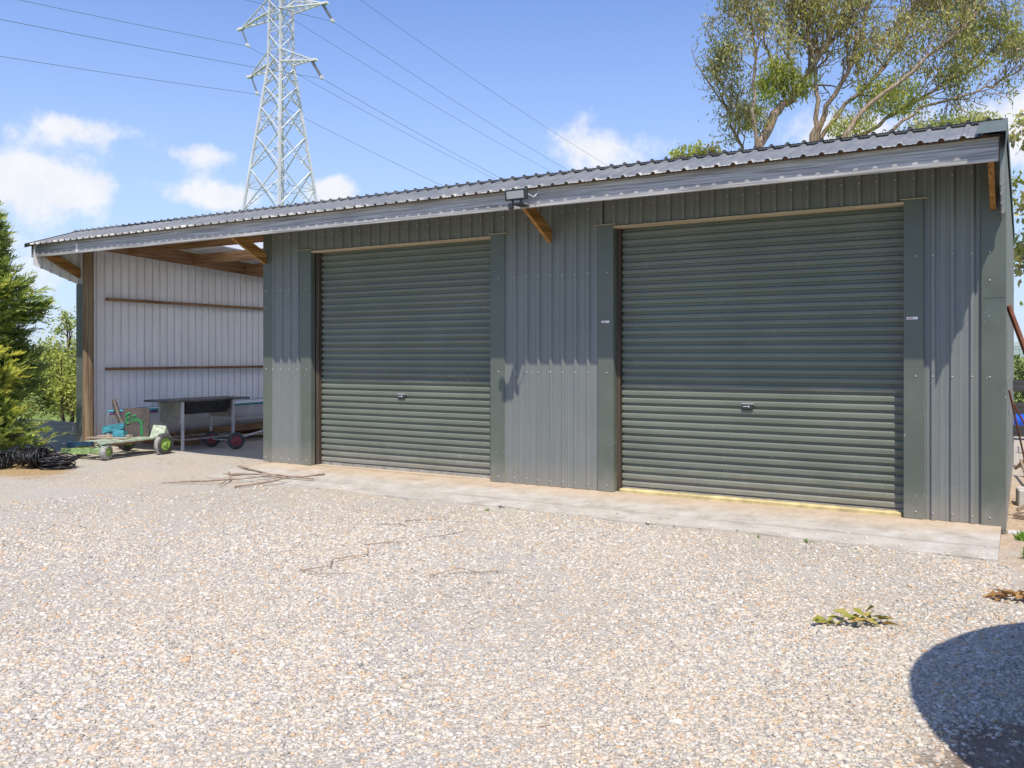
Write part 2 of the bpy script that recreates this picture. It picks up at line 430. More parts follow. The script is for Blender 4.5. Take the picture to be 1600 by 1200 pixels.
# gravel yard: gently uneven sheet, follows into the open bay
xs = np.concatenate([np.linspace(-17.5, -8, 40), np.linspace(-7.8, 4.2, 90)]); ys = np.concatenate([np.linspace(-9, 2, 24), np.linspace(2.1, 17.5, 110), np.linspace(18, 25, 8)])  # rows behind the shed added to bounce light into the bay
def gz(x, y):
    return GZ + .010*math.sin(x*1.9+.7)*math.sin(y*1.4) + .007*math.sin(x*4.1+y*2.3)
def in_yard_edge(x, y): return True
g = MB(); g.grid([[(x, y, gz(x, y)) for x in xs] for y in ys], 0, True)
yard = g.build('gravel_yard', M['gravel']); props(yard, kind='structure')
# put the object origin at the world origin so that the material's metres are world metres
def rezero(o):
    off = np.array(o.location); me = o.data
    a = np.empty(len(me.vertices)*3); me.vertices.foreach_get('co', a); a = a.reshape(-1, 3)+off
    me.vertices.foreach_set('co', a.ravel()); o.location = (0, 0, 0); me.update()
rezero(yard)
# concrete apron in front of the doors: falls away from the wall, broken left end
a = MB(); rows = []
xa = np.linspace(-10.45, -.195, 90)
def apz(y): return -.002 - max(0, 9.45-y)*.066
for y in (9.62, 9.4, 9.1, 8.8, 8.5, 8.30):
    r = []
    for x in xa:
        e = 0 if y > 8.31 else .035*math.sin(x*2.1)+.02*math.sin(x*7.3)
        r.append((x, y+e, apz(y) - (max(0, -9.9-x)*.16)))
    rows.append(r)
rows.append([(x, y-.012, z-.12) for x, y, z in rows[-1]])
a.grid(rows, 0)
a.face([(xa[-1], 9.62, -.002), (xa[-1], 9.62, -.25), (xa[-1], 8.29, -.25), (xa[-1], 8.30, apz(8.3))])
ap = a.build('concrete_apron', M['apron']); props(ap, kind='structure'); rezero(ap)
# floor slab inside the closed part
f = MB(); f.box((-10.0, 9.63, -.2), (-.25, 16.4, -.004)); fl = f.build('floor_slab', M['apron']); props(fl, kind='structure')

# loose stones: real chips lying on the yard (uncountable)
def stones():
    P = []
    def scatter(n, d0, d1, s0, s1):
        d = np.sqrt(rng.uniform(d0**2, d1**2, n)); th = rng.uniform(R(-66), R(10), n)
        P.append(np.stack([d*np.sin(th), d*np.cos(th), np.exp(rng.uniform(np.log(s0), np.log(s1), n))], 1))
    n0 = 420000
    d = np.sqrt(rng.uniform(2.6**2, 11.8**2, n0)); wgt = np.clip(1-(d-3.6)/7.6, .10, 1)**1.25
    d = d[rng.random(n0) < wgt]; n1 = len(d)
    th = rng.uniform(R(-66), R(10), n1); sz = (.0036 + .00022*d)*np.exp(rng.uniform(0, 1.12, n1))
    P.append(np.stack([d*np.sin(th), d*np.cos(th), sz], 1)); print('stones', n1)
    scatter(170, 3.0, 9.5, .016, .028)
    p = np.concatenate(P)
    x, y, s = p.T
    onap = ((y > 8.24) & (x > -9.8)) | ((y > 8.6) & (x > -10.3))
    ok = (~onap | ((rng.random(len(x)) < .22*np.exp(-(y-8.24)/.16)) & (x < -.25))) & ~((y > 9.42) & (x > -10.1)) & (x > -13.2) & (y < 9.9) & ~((x-2.02)**2+(y-4.04)**2 < 1.85**2)
    dirt = (((x-.35)/.72)**2 + ((y-4.1)/.72)**2) + rng.normal(0, .25, len(x))
    ok &= (dirt > 1.0) | (rng.random(len(x)) < .05)
    ok &= ~((x > -.1) & (y > 7.3) & (rng.random(len(x)) < .8))
    # thinner where wheels have packed the gravel
    thin = .5+.5*np.sin(x*1.3+.8*np.sin(y*.9))*np.sin(y*1.1+x*.35)
    ok &= rng.random(len(x)) < (.25+.75*np.clip(thin*1.3, 0, 1))
    x, y, s = x[ok], y[ok], s[ok]; n = len(x)
    base = np.array([[-1,-1,-1],[1,-1,-1],[1,1,-1],[-1,1,-1],[-1,-1,1],[1,-1,1],[1,1,1],[-1,1,1]], float)
    V = base[None]*np.ones((n, 1, 1))
    V *= 1 + rng.uniform(-.42, .25, (n, 8, 3))
    V[:, 4:, :2] *= .72
    sc = np.stack([s*rng.uniform(.9, 1.7, n), s*rng.uniform(.6, 1.05, n), s*rng.uniform(.28, .62, n)], 1)
    V *= sc[:, None, :]
    tx = rng.normal(0, .28, n); c, si = np.cos(tx)[:, None], np.sin(tx)[:, None]
    V[..., 1], V[..., 2] = V[..., 1]*c - V[..., 2]*si, V[..., 1]*si + V[..., 2]*c
    a_ = rng.uniform(0, 6.283, n); c, si = np.cos(a_)[:, None], np.sin(a_)[:, None]
    V[..., 0], V[..., 1] = V[..., 0]*c - V[..., 1]*si, V[..., 0]*si + V[..., 1]*c
    z = GZ + .010*np.sin(x*1.9+.7)*np.sin(y*1.4) + .007*np.sin(x*4.1+y*2.3)
    z = np.where((y > 8.27) & (x > -9.9), -.002-np.maximum(0, 9.45-y)*.066, z) + sc[:, 2]*.35
    V += np.stack([x, y, z], 1)[:, None, :]
    q = np.array([[3,2,1,0],[4,5,6,7],[0,1,5,4],[1,2,6,5],[2,3,7,6],[3,0,4,7]])
    F = (np.arange(n)[:, None, None]*8 + q[None]).reshape(-1, 4)
    o = quads_mesh('gravel_stones', V.reshape(-1, 3), len(F), 4, M['stone'], F=F)
    props(o, 'loose crushed grey and tan stone chips covering the yard', 'gravel', kind='stuff')
stones()

# ------------------------------------------------------------------ shed
XL, XR, YF, YB = -14.81, -.187, 9.5, 16.5
EV_Y, EV_Z, RG_Y, RG_Z = 8.628, 3.55, 9.55, 3.875
def visor_z(y): return EV_Z + (y-EV_Y)*(RG_Z-EV_Z)/(RG_Y-EV_Y)
def roof_z(y): return RG_Z - .02 - .05*(y-RG_Y)
def top_z(y): return (visor_z(y) if y < RG_Y else roof_z(y)) - .03
shed = thing('shed', (-7.5, 9.5, 0), 'long dark green corrugated steel farm shed with two roller doors and an open left bay', 'shed')

PITCH = .1715
def profile(u0, u1, phase, h=.030, pitch=PITCH, swage=True, wb=.030, wt=.012):
    """trapezoidal rib sheet: list of (u, height)"""
    pts = []
    k0 = math.floor((u0-phase)/pitch)-1
    k = k0
    while phase + k*pitch < u1+pitch:
        c = phase + k*pitch
        pts += [(c-wb, 0), (c-wt, h), (c+wt, h), (c+wb, 0)]
        if swage:
            for q in (.36, .66):
                m = c + pitch*q
                pts += [(m-.008, 0), (m-.003, .0035), (m+.003, .0035), (m+.008, 0)]
        k += 1
    pts = [p for p in pts if u0 < p[0] < u1]
    pts.sort()
    return [(u0, pts[0][1] if pts else 0)] + pts + [(u1, pts[-1][1] if pts else 0)]

def corr_y(mb, x0, x1, z0, z1, y, phase=0, m=0):            # sheet facing -y, vertical ribs
    pr = profile(x0, x1, phase)
    mb.grid([[(u, y-h, z0) for u, h in pr], [(u, y-h, z1) for u, h in pr]], m)
def corr_x(mb, y0, y1, zb, zt, x, sgn, phase=0, m=0):        # sheet facing +/-x; zb, zt functions of y
    pr = profile(y0, y1, phase) if m == 0 else profile(y0, y1, phase, .034, wb=.017, wt=.012)
    mb.grid([[(x+sgn*h, u, zb(u)) for u, h in pr], [(x+sgn*h, u, zt(u)) for u, h in pr]], m)
def screw(mb, x, y, z, m=1, r=.0085):
    mb.lathe((x, y, z), (0, -1, 0), [(-.002, r), (.004, r), (.008, r*.6)], 7, m)

# front wall
fw = MB()
PH = -5.585
LD = (-9.006, -5.95); RD = (-4.168, -1.063)
DH = 3.16
corr_y(fw, -9.90, -9.20, .0, top_z(9.5), YF, PH)
corr_y(fw, -5.80, -4.36, .0, top_z(9.5), YF, PH)
corr_y(fw, -.92, -.34, -.0, top_z(9.5), YF, PH)
corr_y(fw, -9.20, -5.80, DH+.02, top_z(9.5), YF, PH)
corr_y(fw, -4.36, -.92, DH+.02, top_z(9.5), YF, PH)
k = -60
for k in range(-60, 40):
    x = PH + k*PITCH
    for z in (.07, 1.42, 2.62, 3.40):
        inseg = (-9.9 < x < -9.2) or (-5.74 < x < -4.42) or (-.86 < x < -.38)
        if inseg and (z < 3.3 or True): screw(fw, x, YF-.029, z + random.uniform(-.006, .006))
        elif z > 3.3 and XL+4.9 < x < -.3: screw(fw, x, YF-.029, z)
fw.build('front_wall', [M['wall'], M['screw']], shed)

# end walls: dark outside, pale inside
def end_wall(name, x, sgn):
    w = MB()
    for (dx, m) in ((0, 0), (-sgn*.006, 1)):
        corr_x(w, 9.5, YB, lambda y: -.1, top_z, x+dx, sgn, .06, m)
        corr_x(w, 8.66, 9.5, lambda y: 3.20 - (y-8.66)*.345, top_z, x+dx, sgn, .06, m)
    for y in np.arange(9.7, 16.4, PITCH):
        for z in (.3, 1.38, 2.68): w.lathe((x+sgn*.03, y, z), (sgn, 0, 0), [(-.002, .008), (.005, .007)], 6, 0)
    return w.build(name, [M['wall'], M['lining'], M['screw']], shed)
end_wall('end_wall', XL, -1); end_wall('end_wall', XR, 1)
w = MB(); corr_y(w, -10.05, XR, -.1, top_z(YB), YB+.03, 0, 0); corr_y(w, -10.05, XR, -.1, top_z(YB), YB+.022, 0, 1); w.build('back_wall', [M['wall'], M['lining']], shed)  # stops short of the bay, whose rear is left open to brighten it
w = MB(); corr_x(w, 9.56, YB, lambda y: -.1, top_z, -10.03, -1, .1, 0); w.build('partition_wall', M['lining'], shed)

# roof: long sheet falling to the back and the short apron sheet over the doors
RP = PITCH*1.0
r_ = MB(); pr = profile(XL-.16, XR+.01, .04, .024, RP)
SK = (-13.55, -12.15)
for pp in ([p for p in pr if p[0] < SK[0]], [p for p in pr if p[0] > SK[1]], [p for p in pr if SK[0]-.1 < p[0] < SK[1]+.1]):
    clear = SK[0]-.15 < pp[0][0] and pp[-1][0] < SK[1]+.15
    y0 = 10.5 if clear else 9.47
    if clear:
        ck_ = MB(); ck_.grid([[(u, 10.4, roof_z(10.4)+h+.027) for u, h in pp], [(u, YB+.15, roof_z(YB+.15)+h+.027) for u, h in pp]], 0)
        r_.grid([[(u, 9.47, roof_z(9.47)+h+.03) for u, h in pp], [(u, 10.45, roof_z(10.45)+h+.03) for u, h in pp]], 0)
        continue
    r_.grid([[(u, y0, roof_z(y0)+h+.03) for u, h in pp], [(u, YB+.15, roof_z(YB+.15)+h+.03) for u, h in pp]], 0)
    r_.grid([[(u, y0, roof_z(y0)+h+.018) for u, h in pp], [(u, YB+.15, roof_z(YB+.15)+h+.018) for u, h in pp]], 1)
tk_ = NT('added_translucent'); tb = tk_.n('ShaderNodeBsdfTranslucent'); tb.inputs['Color'].default_value = (.72, .74, .76, 1)
td = tk_.n('ShaderNodeBsdfDiffuse'); td.inputs['Color'].default_value = (.5, .5, .5, 1); tm_ = tk_.n('ShaderNodeMixShader'); tm_.inputs[0].default_value = .2
tk_.l(tb.outputs[0], tm_.inputs[1]); tk_.l(td.outputs[0], tm_.inputs[2]); tk_.l(tm_.outputs[0], tk_.out.inputs['Surface'])
ck_.build('added_light_sheet', tk_.mat, shed)  # translucent roof sheet added to let more light into the open bay
r_.build('roof', [M['roof'], M['lining']], shed); 
v_ = MB()
v_.grid([[(u, EV_Y, visor_z(EV_Y)+h) for u, h in pr], [(u, RG_Y+.02, visor_z(RG_Y+.02)+h) for u, h in pr]], 0)
v_.grid([[(u, EV_Y+.002, visor_z(EV_Y)+h-.012) for u, h in pr], [(u, RG_Y, visor_z(RG_Y)+h-.012) for u, h in pr]], 1)
v_.build('eave_roof', [M['roof'], plain('visor_underside', (.24, .22, .19), .6)], shed)
for ob in shed.children:
    if ob.name.startswith(('roof', 'eave_roof')):       # material metres in world metres
        off = np.array(wloc(shed)); me = ob.data
        a_ = np.empty(len(me.vertices)*3); me.vertices.foreach_get('co', a_); me.vertices.foreach_set('co', (a_.reshape(-1, 3)+off).ravel()); ob.location = tuple(-off); me.update()
# barge cappings over both roof ends
def barge(x0, x1, xo, dp=.17):
    b = MB()
    yy = (8.60, 9.56); up = .032
    A = [(x0, y, visor_z(y)+up) for y in yy]; B = [(x1, y, visor_z(y)+up) for y in yy]
    b.face([A[0], B[0], B[1], A[1]])
    b.face([(x0, 9.56, visor_z(9.56)+up), (x1, 9.56, visor_z(9.56)+up), (x1, YB+.15, roof_z(YB+.15)+.08), (x0, YB+.15, roof_z(YB+.15)+.08)])
    for (ya, za, yb, zb) in ((8.60, visor_z(8.60)+up, 9.56, visor_z(9.56)+up), (9.56, visor_z(9.56)+up, YB+.15, roof_z(YB+.15)+.08)):
        b.face([(xo, ya, za), (xo, yb, zb), (xo, yb, zb-dp), (xo, ya, za-dp)])
        
    b.build('barge_capping', M['flash'], shed)
barge(XR-.19, XR+.045, XR+.045); barge(XL-.172, XL-.13, XL-.172, .07)

# fascia board and eave timber
f_ = MB(); f_.box((XL-.13, 8.70, 3.34), (XR-.012, 8.745, 3.548)); fas = f_.build('fascia', M['greywood'], shed)
# splash of bird droppings run on the board
d = MB(); rr = random.Random(3)
for i in range(7):
    x = -13.62+rr.uniform(-.02, .02); d.tube([(x, 8.697, 3.50), (x+rr.uniform(-.02, .02), 8.696, 3.43), (x+rr.uniform(-.05, .05), 8.696, 3.35)], [.007, .008, .004], 5)
d.build('bird_dropping', M['white'], fas)
e_ = MB(); e_.box((XL+.02, 9.42, 3.50), (XR-.02, 9.466, 3.78)); e_.build('eave_beam', M['brownX'], shed)

# timber brackets under the eave
for xb in (-14.70, -10.00, -5.06, -.262):
    b = MB(); b.prism([(8.75, 3.37), (8.75, 3.535), (9.415, 3.205), (9.452, 3.185), (9.452, 3.05), (9.43, 3.02)], xb-.024, xb+.024)
    b.build('eave_bracket', M['brace'], shed)

# bay timbers
p_ = MB(); p_.tube([(-14.53, 9.50, -.15), (-14.53, 9.50, 1.6), (-14.53, 9.50, 3.66)], [.098, .094, .09], 18); p_.build('bay_post', M['post'], shed)
p_ = MB(); p_.bar((-14.735, 10.0, 2.675), (-14.735, 16.4, 2.675), .09, .05, up=(0, 0, 1)); p_.build('girt', M['brownY'], shed)
p_ = MB(); p_.bar((-14.735, 10.0, 1.375), (-14.735, 16.4, 1.375), .09, .05, up=(0, 0, 1)); p_.build('girt', M['brownY'], shed)
for gobj in [o for o in shed.children if o.name.startswith('girt')]: pass
def rafter(x):
    m = MB(); m.prism([(9.5, roof_z(9.5)-.30), (9.5, roof_z(9.5)-.04), (16.4, roof_z(16.4)-.04), (16.4, roof_z(16.4)-.30)], x-.024, x+.024); m.build('rafter', M['brownY'], shed)
rafter(-14.52); rafter(-10.10)
for yp in (10.35, 11.75, 13.15, 14.55, 15.9):
    z1 = roof_z(yp)-.01
    m = MB(); m.box((-14.49, yp-.022, z1-.27), (-10.13, yp+.022, z1-.07)); m.build('purlin', M['brownX'], shed)
m = MB(); m.box((-14.42, 9.50, 3.52), (-10.05, 9.545, 3.76)); m.build('lintel_beam', M['brownX'], shed)

# corner flashings
def corner(x0, x1, z0, side, zt=None):
    c = MB(); zt = zt or top_z(9.5); y = YF-.036
    n = 14
    rows = []
    for i in range(n+1):
        z = z0 + (zt-z0)*i/n
        rows.append([(x0, y+.008, z), (x0+.01, y, z), (x1-.006, y-.0, z), (x1, y+.006, z)])
    c.grid(rows, 0)
    if side:
        sx = x1+.001 if side > 0 else x0-.001
        c.face([(sx, y+.006, z0), (sx, y+.006, 2.86), (sx, y+.19, 2.86), (sx, y+.19, z0)], 0)
    for z in (.07, 1.42, 2.35, 2.62): screw(c, (x0+x1)/2-.03, y, z, 1)
    # overlap joint
    c.box((x0+.004, y-.0025, 2.18), (x1-.004, y-.0005, 2.184), 0)
    return c.build('corner_flashing', [M['flash'], M['screw']], shed)
corner(-.368, XR+.034, -.03, 1); corner(-10.075, -9.875, 0, 0); corner(XL-.034, -14.665, -.1, -1, 2.92)

# jambs, heads, doors
def jamb(x0, x1, side):
    j = MB(); y = YF-.034
    j.grid([[(x0, y+.01, z), (x0+.006, y, z), (x1-.006, y, z), (x1, y+.01, z)] for z in (0, .7, 1.4, 2.1, 2.8, 3.2)], 0)
    xi = x1 if side < 0 else x0
    j.face([(xi, y+.01, 0), (xi, y+.01, 3.15), (xi, YF+.06, 3.15), (xi, YF+.06, 0)], 0)
    j.box((x0-.03, y-.004, 3.19), (x1+.03, y+.03, 3.198), 2)
    for z in (.07, 1.42, 2.62): screw(j, (x0+x1)/2 + .02, y, z, 1)
    return j.build('door_jamb', [M['flash'], M['screw'], M['trimw']], shed)
jamb(-9.29, -9.083, -1); jamb(-5.95, -5.735, 1); jambL = jamb(-4.425, -4.215, -1); jambR = jamb(-1.052, -.865, 1)
for (jx, jo, z) in ((-4.318, jambL, 2.03), (-.969, jambR, 2.0)):
    s = MB(); s.box((jx-.052, YF-.0385, z-.013), (jx+.052, YF-.0365, z+.013)); st = s.build('sticker', M['sticker'], jo)
    s = MB()
    for q in range(4): s.box((jx-.036+q*.011, YF-.0405, z-.006), (jx-.029+q*.011, YF-.039, z+.004))
    # sub-level limit is reached: the red print belongs to the sticker mesh
    tmp = s.build('sticker_print', M['red'], jo)

def roller_door(x0, x1, sill):
    yd = YF+.115
    dr = MB(); prof = []; P = .0905; z = .035
    n = int((DH-.02-z)/P)+1
    prof = [(yd-.004, .012), (yd-.004, z)]
    rj = random.Random(int(-x0*10))
    for i in range(n):
        b = z + i*P; o = rj.uniform(-.0012, .0012)
        prof += [(yd+.026, b+.002), (yd+.026, b+.032), (yd-.001+o, b+.0335), (yd-.002+o, b+.055), (yd-.001+o, b+.074), (yd+.012, b+.086)]
    xsn = np.linspace(x0+.002, x1-.002, 26)
    rows = []
    for (y, zz) in prof:
        if zz > DH+.05: break
        rows.append([(x, y + .004*math.sin(x*2.3+zz*1.7) + .002*math.sin(x*7+zz*9), zz) for x in xsn])
    dr.grid(rows, 0)
    door = dr.build('roller_door', M['door'], shed)
    br = MB(); br.box((x0+.004, yd-.012, .012), (x1-.004, yd+.01, .052)); br.build('bottom_rail', M['stainless'], door)
    s = MB()
    if sill:
        s.obox(((x0+x1)/2, YF+.055, .012), ((x1-x0)/2-.003, .045, .028), None, 0, 1, .012)
        s.build('door_seal', M['yellowseal'], door)
    else:
        s.box((x0+.003, YF+.0, -.01), (x1-.003, YF+.10, .012)); s.build('door_seal', M['trimw'], door)
    lx, lz = (-7.501, 1.05) if x0 < -6 else (-2.654, 1.055)
    l = MB(); yl = yd-.008
    l.obox((lx, yl, lz), (.062, .010, .030), None, 0, 1, .006)
    l.box((lx-.05, yl-.0125, lz+.002), (lx-.006, yl-.0105, lz+.008), 1)          # worn white lettering strip
    l.lathe((lx+.012, yl-.010, lz+.004), (0, -1, 0), [(0, .012), (.004, .011)], 12, 2)
    l.obox((lx, yl, lz+.034), (.066, .011, .004), None, 2)
    l.build('door_lock', [M['darkgrey'], M['white'], M['galv']], door)
    h = MB(); h.box((x0-.07, YF-.030, DH-.012), (x1+.06, YF+.10, DH+.012)); h.build('door_head', M['trimw'], shed)
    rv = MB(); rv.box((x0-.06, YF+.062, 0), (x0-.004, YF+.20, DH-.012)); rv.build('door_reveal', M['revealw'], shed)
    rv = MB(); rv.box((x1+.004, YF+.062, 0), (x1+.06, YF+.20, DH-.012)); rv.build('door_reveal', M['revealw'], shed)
    tr = MB(); tr.box((x0, YF+.16, 0), (x1, YF+.2, DH-.012)); 
    return door
roller_door(*LD, False); roller_door(*RD, True)

# floodlight on the fascia
fl = thing('floodlight', (-5.08, 8.66, 3.40), 'small dark square floodlight with pale glass fixed to the eave fascia between the doors', 'floodlight')
rot = Matrix.Rotation(R(9), 3, 'X')
m = MB(); m.obox((-4.99, 8.50, 3.462), (.145, .022, .064), rot, 0, 1, .010); m.build('housing', M['darkgrey'], fl)
m = MB(); m.obox(Vector((-4.993, 8.50, 3.462))+rot @ Vector((0, -.0235, 0)), (.112, .003, .042), rot, 0); m.build('lens', M['lens'], fl)
m = MB(); m.box((-5.05, 8.49, 3.352), (-4.93, 8.699, 3.366)); m.box((-5.05, 8.49, 3.366), (-5.04, 8.53, 3.45)); m.box((-4.94, 8.49, 3.366), (-4.93, 8.53, 3.45)); m.build('bracket', M['darkgrey'], fl)
m = MB(); m.tube([(-4.85, 8.53, 3.46), (-4.83, 8.62, 3.44), (-4.80, 8.694, 3.51), (-4.805, 8.694, 3.55)], .0055, 6); m.build('cable', M['white'], fl)
m = MB(); m.obox((-5.06, 8.50, 3.335), (.028, .03, .036), None, 0, 1, .012); m.build('sensor', M['darkgrey'], fl)

# ------------------------------------------------------------------ things in the bay
def wheel(root, c, axis, r, w, tyre, hub, name='wheel', worn=None):
    m = MB(); m.lathe(c, axis, [(-w*.5, r*.62), (-w*.5, r*.86), (-w*.32, r*.98), (0, r), (w*.32, r*.98), (w*.5, r*.86), (w*.5, r*.62)], 28, 0, capped=False)
    o = m.build(name, [tyre], root)
    h = MB(); h.lathe(c, axis, [(-w*.34, .012), (-w*.34, r*.45), (-w*.44, r*.63), (w*.44, r*.63), (w*.34, r*.45), (w*.30, r*.2), (w*.5, r*.18), (w*.5, .01)], 20, 0)
    h.build('hub', hub, o)
    return o
kart = thing('homemade_kart', (-13.2, 9.3, GZ), 'homemade green wooden kart with dark seat board and lime hubbed wheels by the bay post', 'kart')
m = MB()
m.bar((-13.0, 8.72, .185), (-13.0, 9.98, .20), .16, .028, up=(0, 0, 1)); m.bar((-13.22, 8.80, .19), (-13.22, 9.98, .20), .16, .026, up=(0, 0, 1)); m.bar((-13.42, 8.75, .185), (-13.42, 9.95, .2), .15, .027, up=(0, 0, 1))
m.build('deck', M['mintwood'], kart)
m = MB(); m.bar((-13.1, 8.75, .15), (-13.1, 9.95, .16), .05, .06); m.bar((-13.35, 8.75, .15), (-13.35, 9.95, .16), .05, .06); m.build('chassis_rail', M['brownY'], kart)
m = MB(); m.bar((-13.75, 8.52, .035), (-12.98, 8.78, .065), .05, .10, up=(0, 0, 1)); m.build('front_beam', M['greenwood'], kart)
m = MB(); m.bar((-13.78, 8.62, .15), (-13.25, 8.74, .165), .05, .07); m.obox((-13.62, 8.60, .13), (.05, .05, .06), None, 0); m.build('tow_bar', M['navy'], kart)
m = MB(); m.tube([(-13.85, 9.80, .09), (-12.72, 9.74, .10)], .014, 8); m.build('axle', M['rust'], kart); m = MB(); m.tube([(-13.7, 8.85, .03), (-12.98, 8.80, .035)], .012, 8); m.build('axle', M['rust'], kart)
ww = wheel(kart, (-12.76, 9.74, .100), (.985, .12, .02), .19, .105, M['rubber'], M['limehub'])
m = MB(); a0 = Vector((-12.76, 9.74, .100)); 
ax = Vector((.985, .12, .02)).normalized(); u = Vector((0, 0, 1)); vv = ax.cross(u).normalized()
rows = []
for i in range(15):
    t = R(-95+i*10); rr_ = .19
    dirv = vv*math.cos(t)+u*math.sin(t)
    rows.append([a0+ax*o+dirv*(q+.003) for o, q in ((-.053, rr_*.86), (-.034, rr_*.985), (0, rr_*1.005), (.034, rr_*.985), (.053, rr_*.80))])
m.grid(rows, 0, True); m.build('worn_tread', M['tyreworn'], ww)
wheel(kart, (-12.98, 8.80, .037), (.93, .36, 0), .127, .10, M['tyreworn'], M['limehub'])
wheel(kart, (-13.86, 9.80, .10), (1, -.05, 0), .185, .10, M['rubber'], M['limehub'])
wheel(kart, (-13.72, 8.85, .037), (.98, -.2, 0), .127, .10, M['rubber'], M['limehub'])
# seat board: rounded board facing the camera, spray painted scribble
sb = MB(); cx, cy, cz, W, H, rc = -13.33, 9.60, .21, .225, .50, .06
out = []
for (ox, oz, t0) in ((W-rc, H-rc, 0), (-W+rc, H-rc, 90)):
    for i in range(6): t = R(t0+i*18); out.append((ox+rc*math.cos(t), oz+rc*math.sin(t)))
out += [(-W, 0), (W, 0)]
d1 = Vector((.79, .61, 0)); nn = Vector((.61, -.79, 0)); lean = .10
def SP(a_, b_, o): return Vector((cx, cy, cz)) + d1*a_ + Vector((0, 0, 1))*b_ + nn*(o - lean*b_)
F_ = [SP(a_, b_, .012) for a_, b_ in out]; B_ = [SP(a_, b_, -.012) for a_, b_ in out]
sb.face(F_); sb.face(B_[::-1])
for i in range(len(out)): j = (i+1) % len(out); sb.face([F_[j], F_[i], B_[i], B_[j]])
seat = sb.build('seat_board', M['seatboard'], kart)
sp = MB(); rs = random.Random(5)
def spray(pts, r): sp.tube([SP(a_, b_, .0145) for a_, b_ in pts], r, 6)
spray([(-.09, .41), (-.14, .40), (-.165, .36), (-.15, .33), (-.10, .34), (-.155, .31), (-.165, .26), (-.14, .225), (-.10, .235)], .018)
spray([(-.075, .36), (-.03, .375), (.01, .37), (-.03, .36), (-.06, .32), (-.07, .27), (-.05, .25)], .010); spray([(-.02, .33), (-.015, .27), (.01, .25)], .012); spray([(.02, .34), (.03, .27), (.05, .25)], .010)
spray([(.05, .31), (.075, .25), (.095, .22)], .012); spray([(.12, .30), (.10, .22), (.085, .12), (.09, .05)], .011); spray([(.10, .20), (.115, .10), (.112, .02)], .014); spray([(-.12, .28), (-.05, .30), (.03, .29), (.09, .26)], .006)
sp.build('sprayed_scribble', M['spray'], seat)
m = MB()   # mint wedge block right of the seat
m.face([(-12.98, 9.62, .21), (-12.80, 9.76, .21), (-12.86, 9.86, .40), (-13.04, 9.74, .42)]); m.face([(-12.98, 9.62, .21), (-13.04, 9.74, .42), (-13.12, 9.84, .21)])
m.face([(-12.80, 9.76, .21), (-12.90, 9.98, .21), (-12.86, 9.86, .40)]); m.face([(-13.04, 9.74, .42), (-12.86, 9.86, .40), (-12.90, 9.98, .21), (-13.12, 9.84, .21)])
m.build('side_block', M['mintwood'], kart)
m = MB()
for (p0, p1, p2, hgt) in (((-13.80, 9.28, .27), (-13.45, 9.45, .36), (-13.55, 9.62, .26), .13), ((-13.36, 9.18, .22), (-13.24, 9.30, .23), (-13.30, 9.42, .22), .16)):
    p0, p1, p2 = map(Vector, (p0, p1, p2)); z = Vector((0, 0, hgt)); t0, t1, t2 = p0+z*.95, p1+z*.75, p2+z*.6
    m.face([p0, p1, t1, t0]); m.face([p1, p2, t2, t1]); m.face([p2, p0, t0, t2]); m.face([t0, t1, t2])
m.build('footrest', M['teal'], kart)
m = MB(); m.bar((-13.78, 9.20, .235), (-13.2, 9.42, .25), .10, .02); m.bar((-13.85, 9.05, .215), (-13.05, 9.25, .225), .07, .02); m.build('loose_board', M['ply'], kart)
m = MB(); pts = [(-13.62+.02*i, 9.75-.001*i, .24) for i in range(2)]
m.tube([(-13.70, 9.63, .24), (-13.78, 9.65, .42), (-13.92, 9.66, .60), (-14.01, 9.67, .76), (-14.04, 9.67, .84)], [.04, .045, .046, .044, .026], 8); m.build('steering_lever', M['seatboard'], kart)
m = MB()
for (sx, ph) in ((-.06, 0), (.10, 1.3)):
    m.tube([(-13.05+sx+.05*math.sin(i*1.1+ph), 8.72+.02*math.cos(i), .20-.014*i) for i in range(10)], .007, 5)
m.build('steering_rope', plain('pale_green_rope', (.45, .6, .45), .8), kart)

# steel bench
bn = thing('steel_bench', (-13.2, 11.0, GZ), 'old stainless steel sink bench with black top standing in the open bay', 'bench')
bx0, bx1, by0, by1 = -13.50, -12.88, 10.22, 11.36; bt = .83
m = MB(); m.box((bx0-.05, by0-.30, bt-.035), (bx1+.04, by1+.38, bt)); m.build('bench_top', plain('grey_bench_top', (.15, .148, .145), .45, .4, .4, 5), bn)
for (x, y) in ((bx0, by0), (bx1, by0), (bx0, by1), (bx1, by1)):
    m = MB(); m.box((x-.02, y-.02, GZ), (x+.02, y+.02, bt-.035)); m.build('leg', M['galv'], bn)
m = MB(); m.box((bx0+.02, by0-.008, .42), (bx1-.02, by0+.008, bt-.036)); m.build('end_panel', M['stainless'], bn)
m = MB(); m.box((bx0+.02, by1-.008, .46), (bx1-.02, by1+.008, bt-.036)); m.build('end_panel', M['stainless'], bn)
m = MB(); m.box((bx0+.05, by0+.1, .57), (bx1-.03, by1-.12, bt-.036)); m.build('sink_bowl', M['blacktop'], bn)
m = MB()
for x in (bx0, bx1): m.bar((x, by0+.02, .12), (x, by1-.02, .12), .028, .028)
for y in (by0, by1): m.bar((bx0+.02, y, .12), (bx1-.02, y, .12), .024, .024)
m.build('lower_rail', M['stainless'], bn)

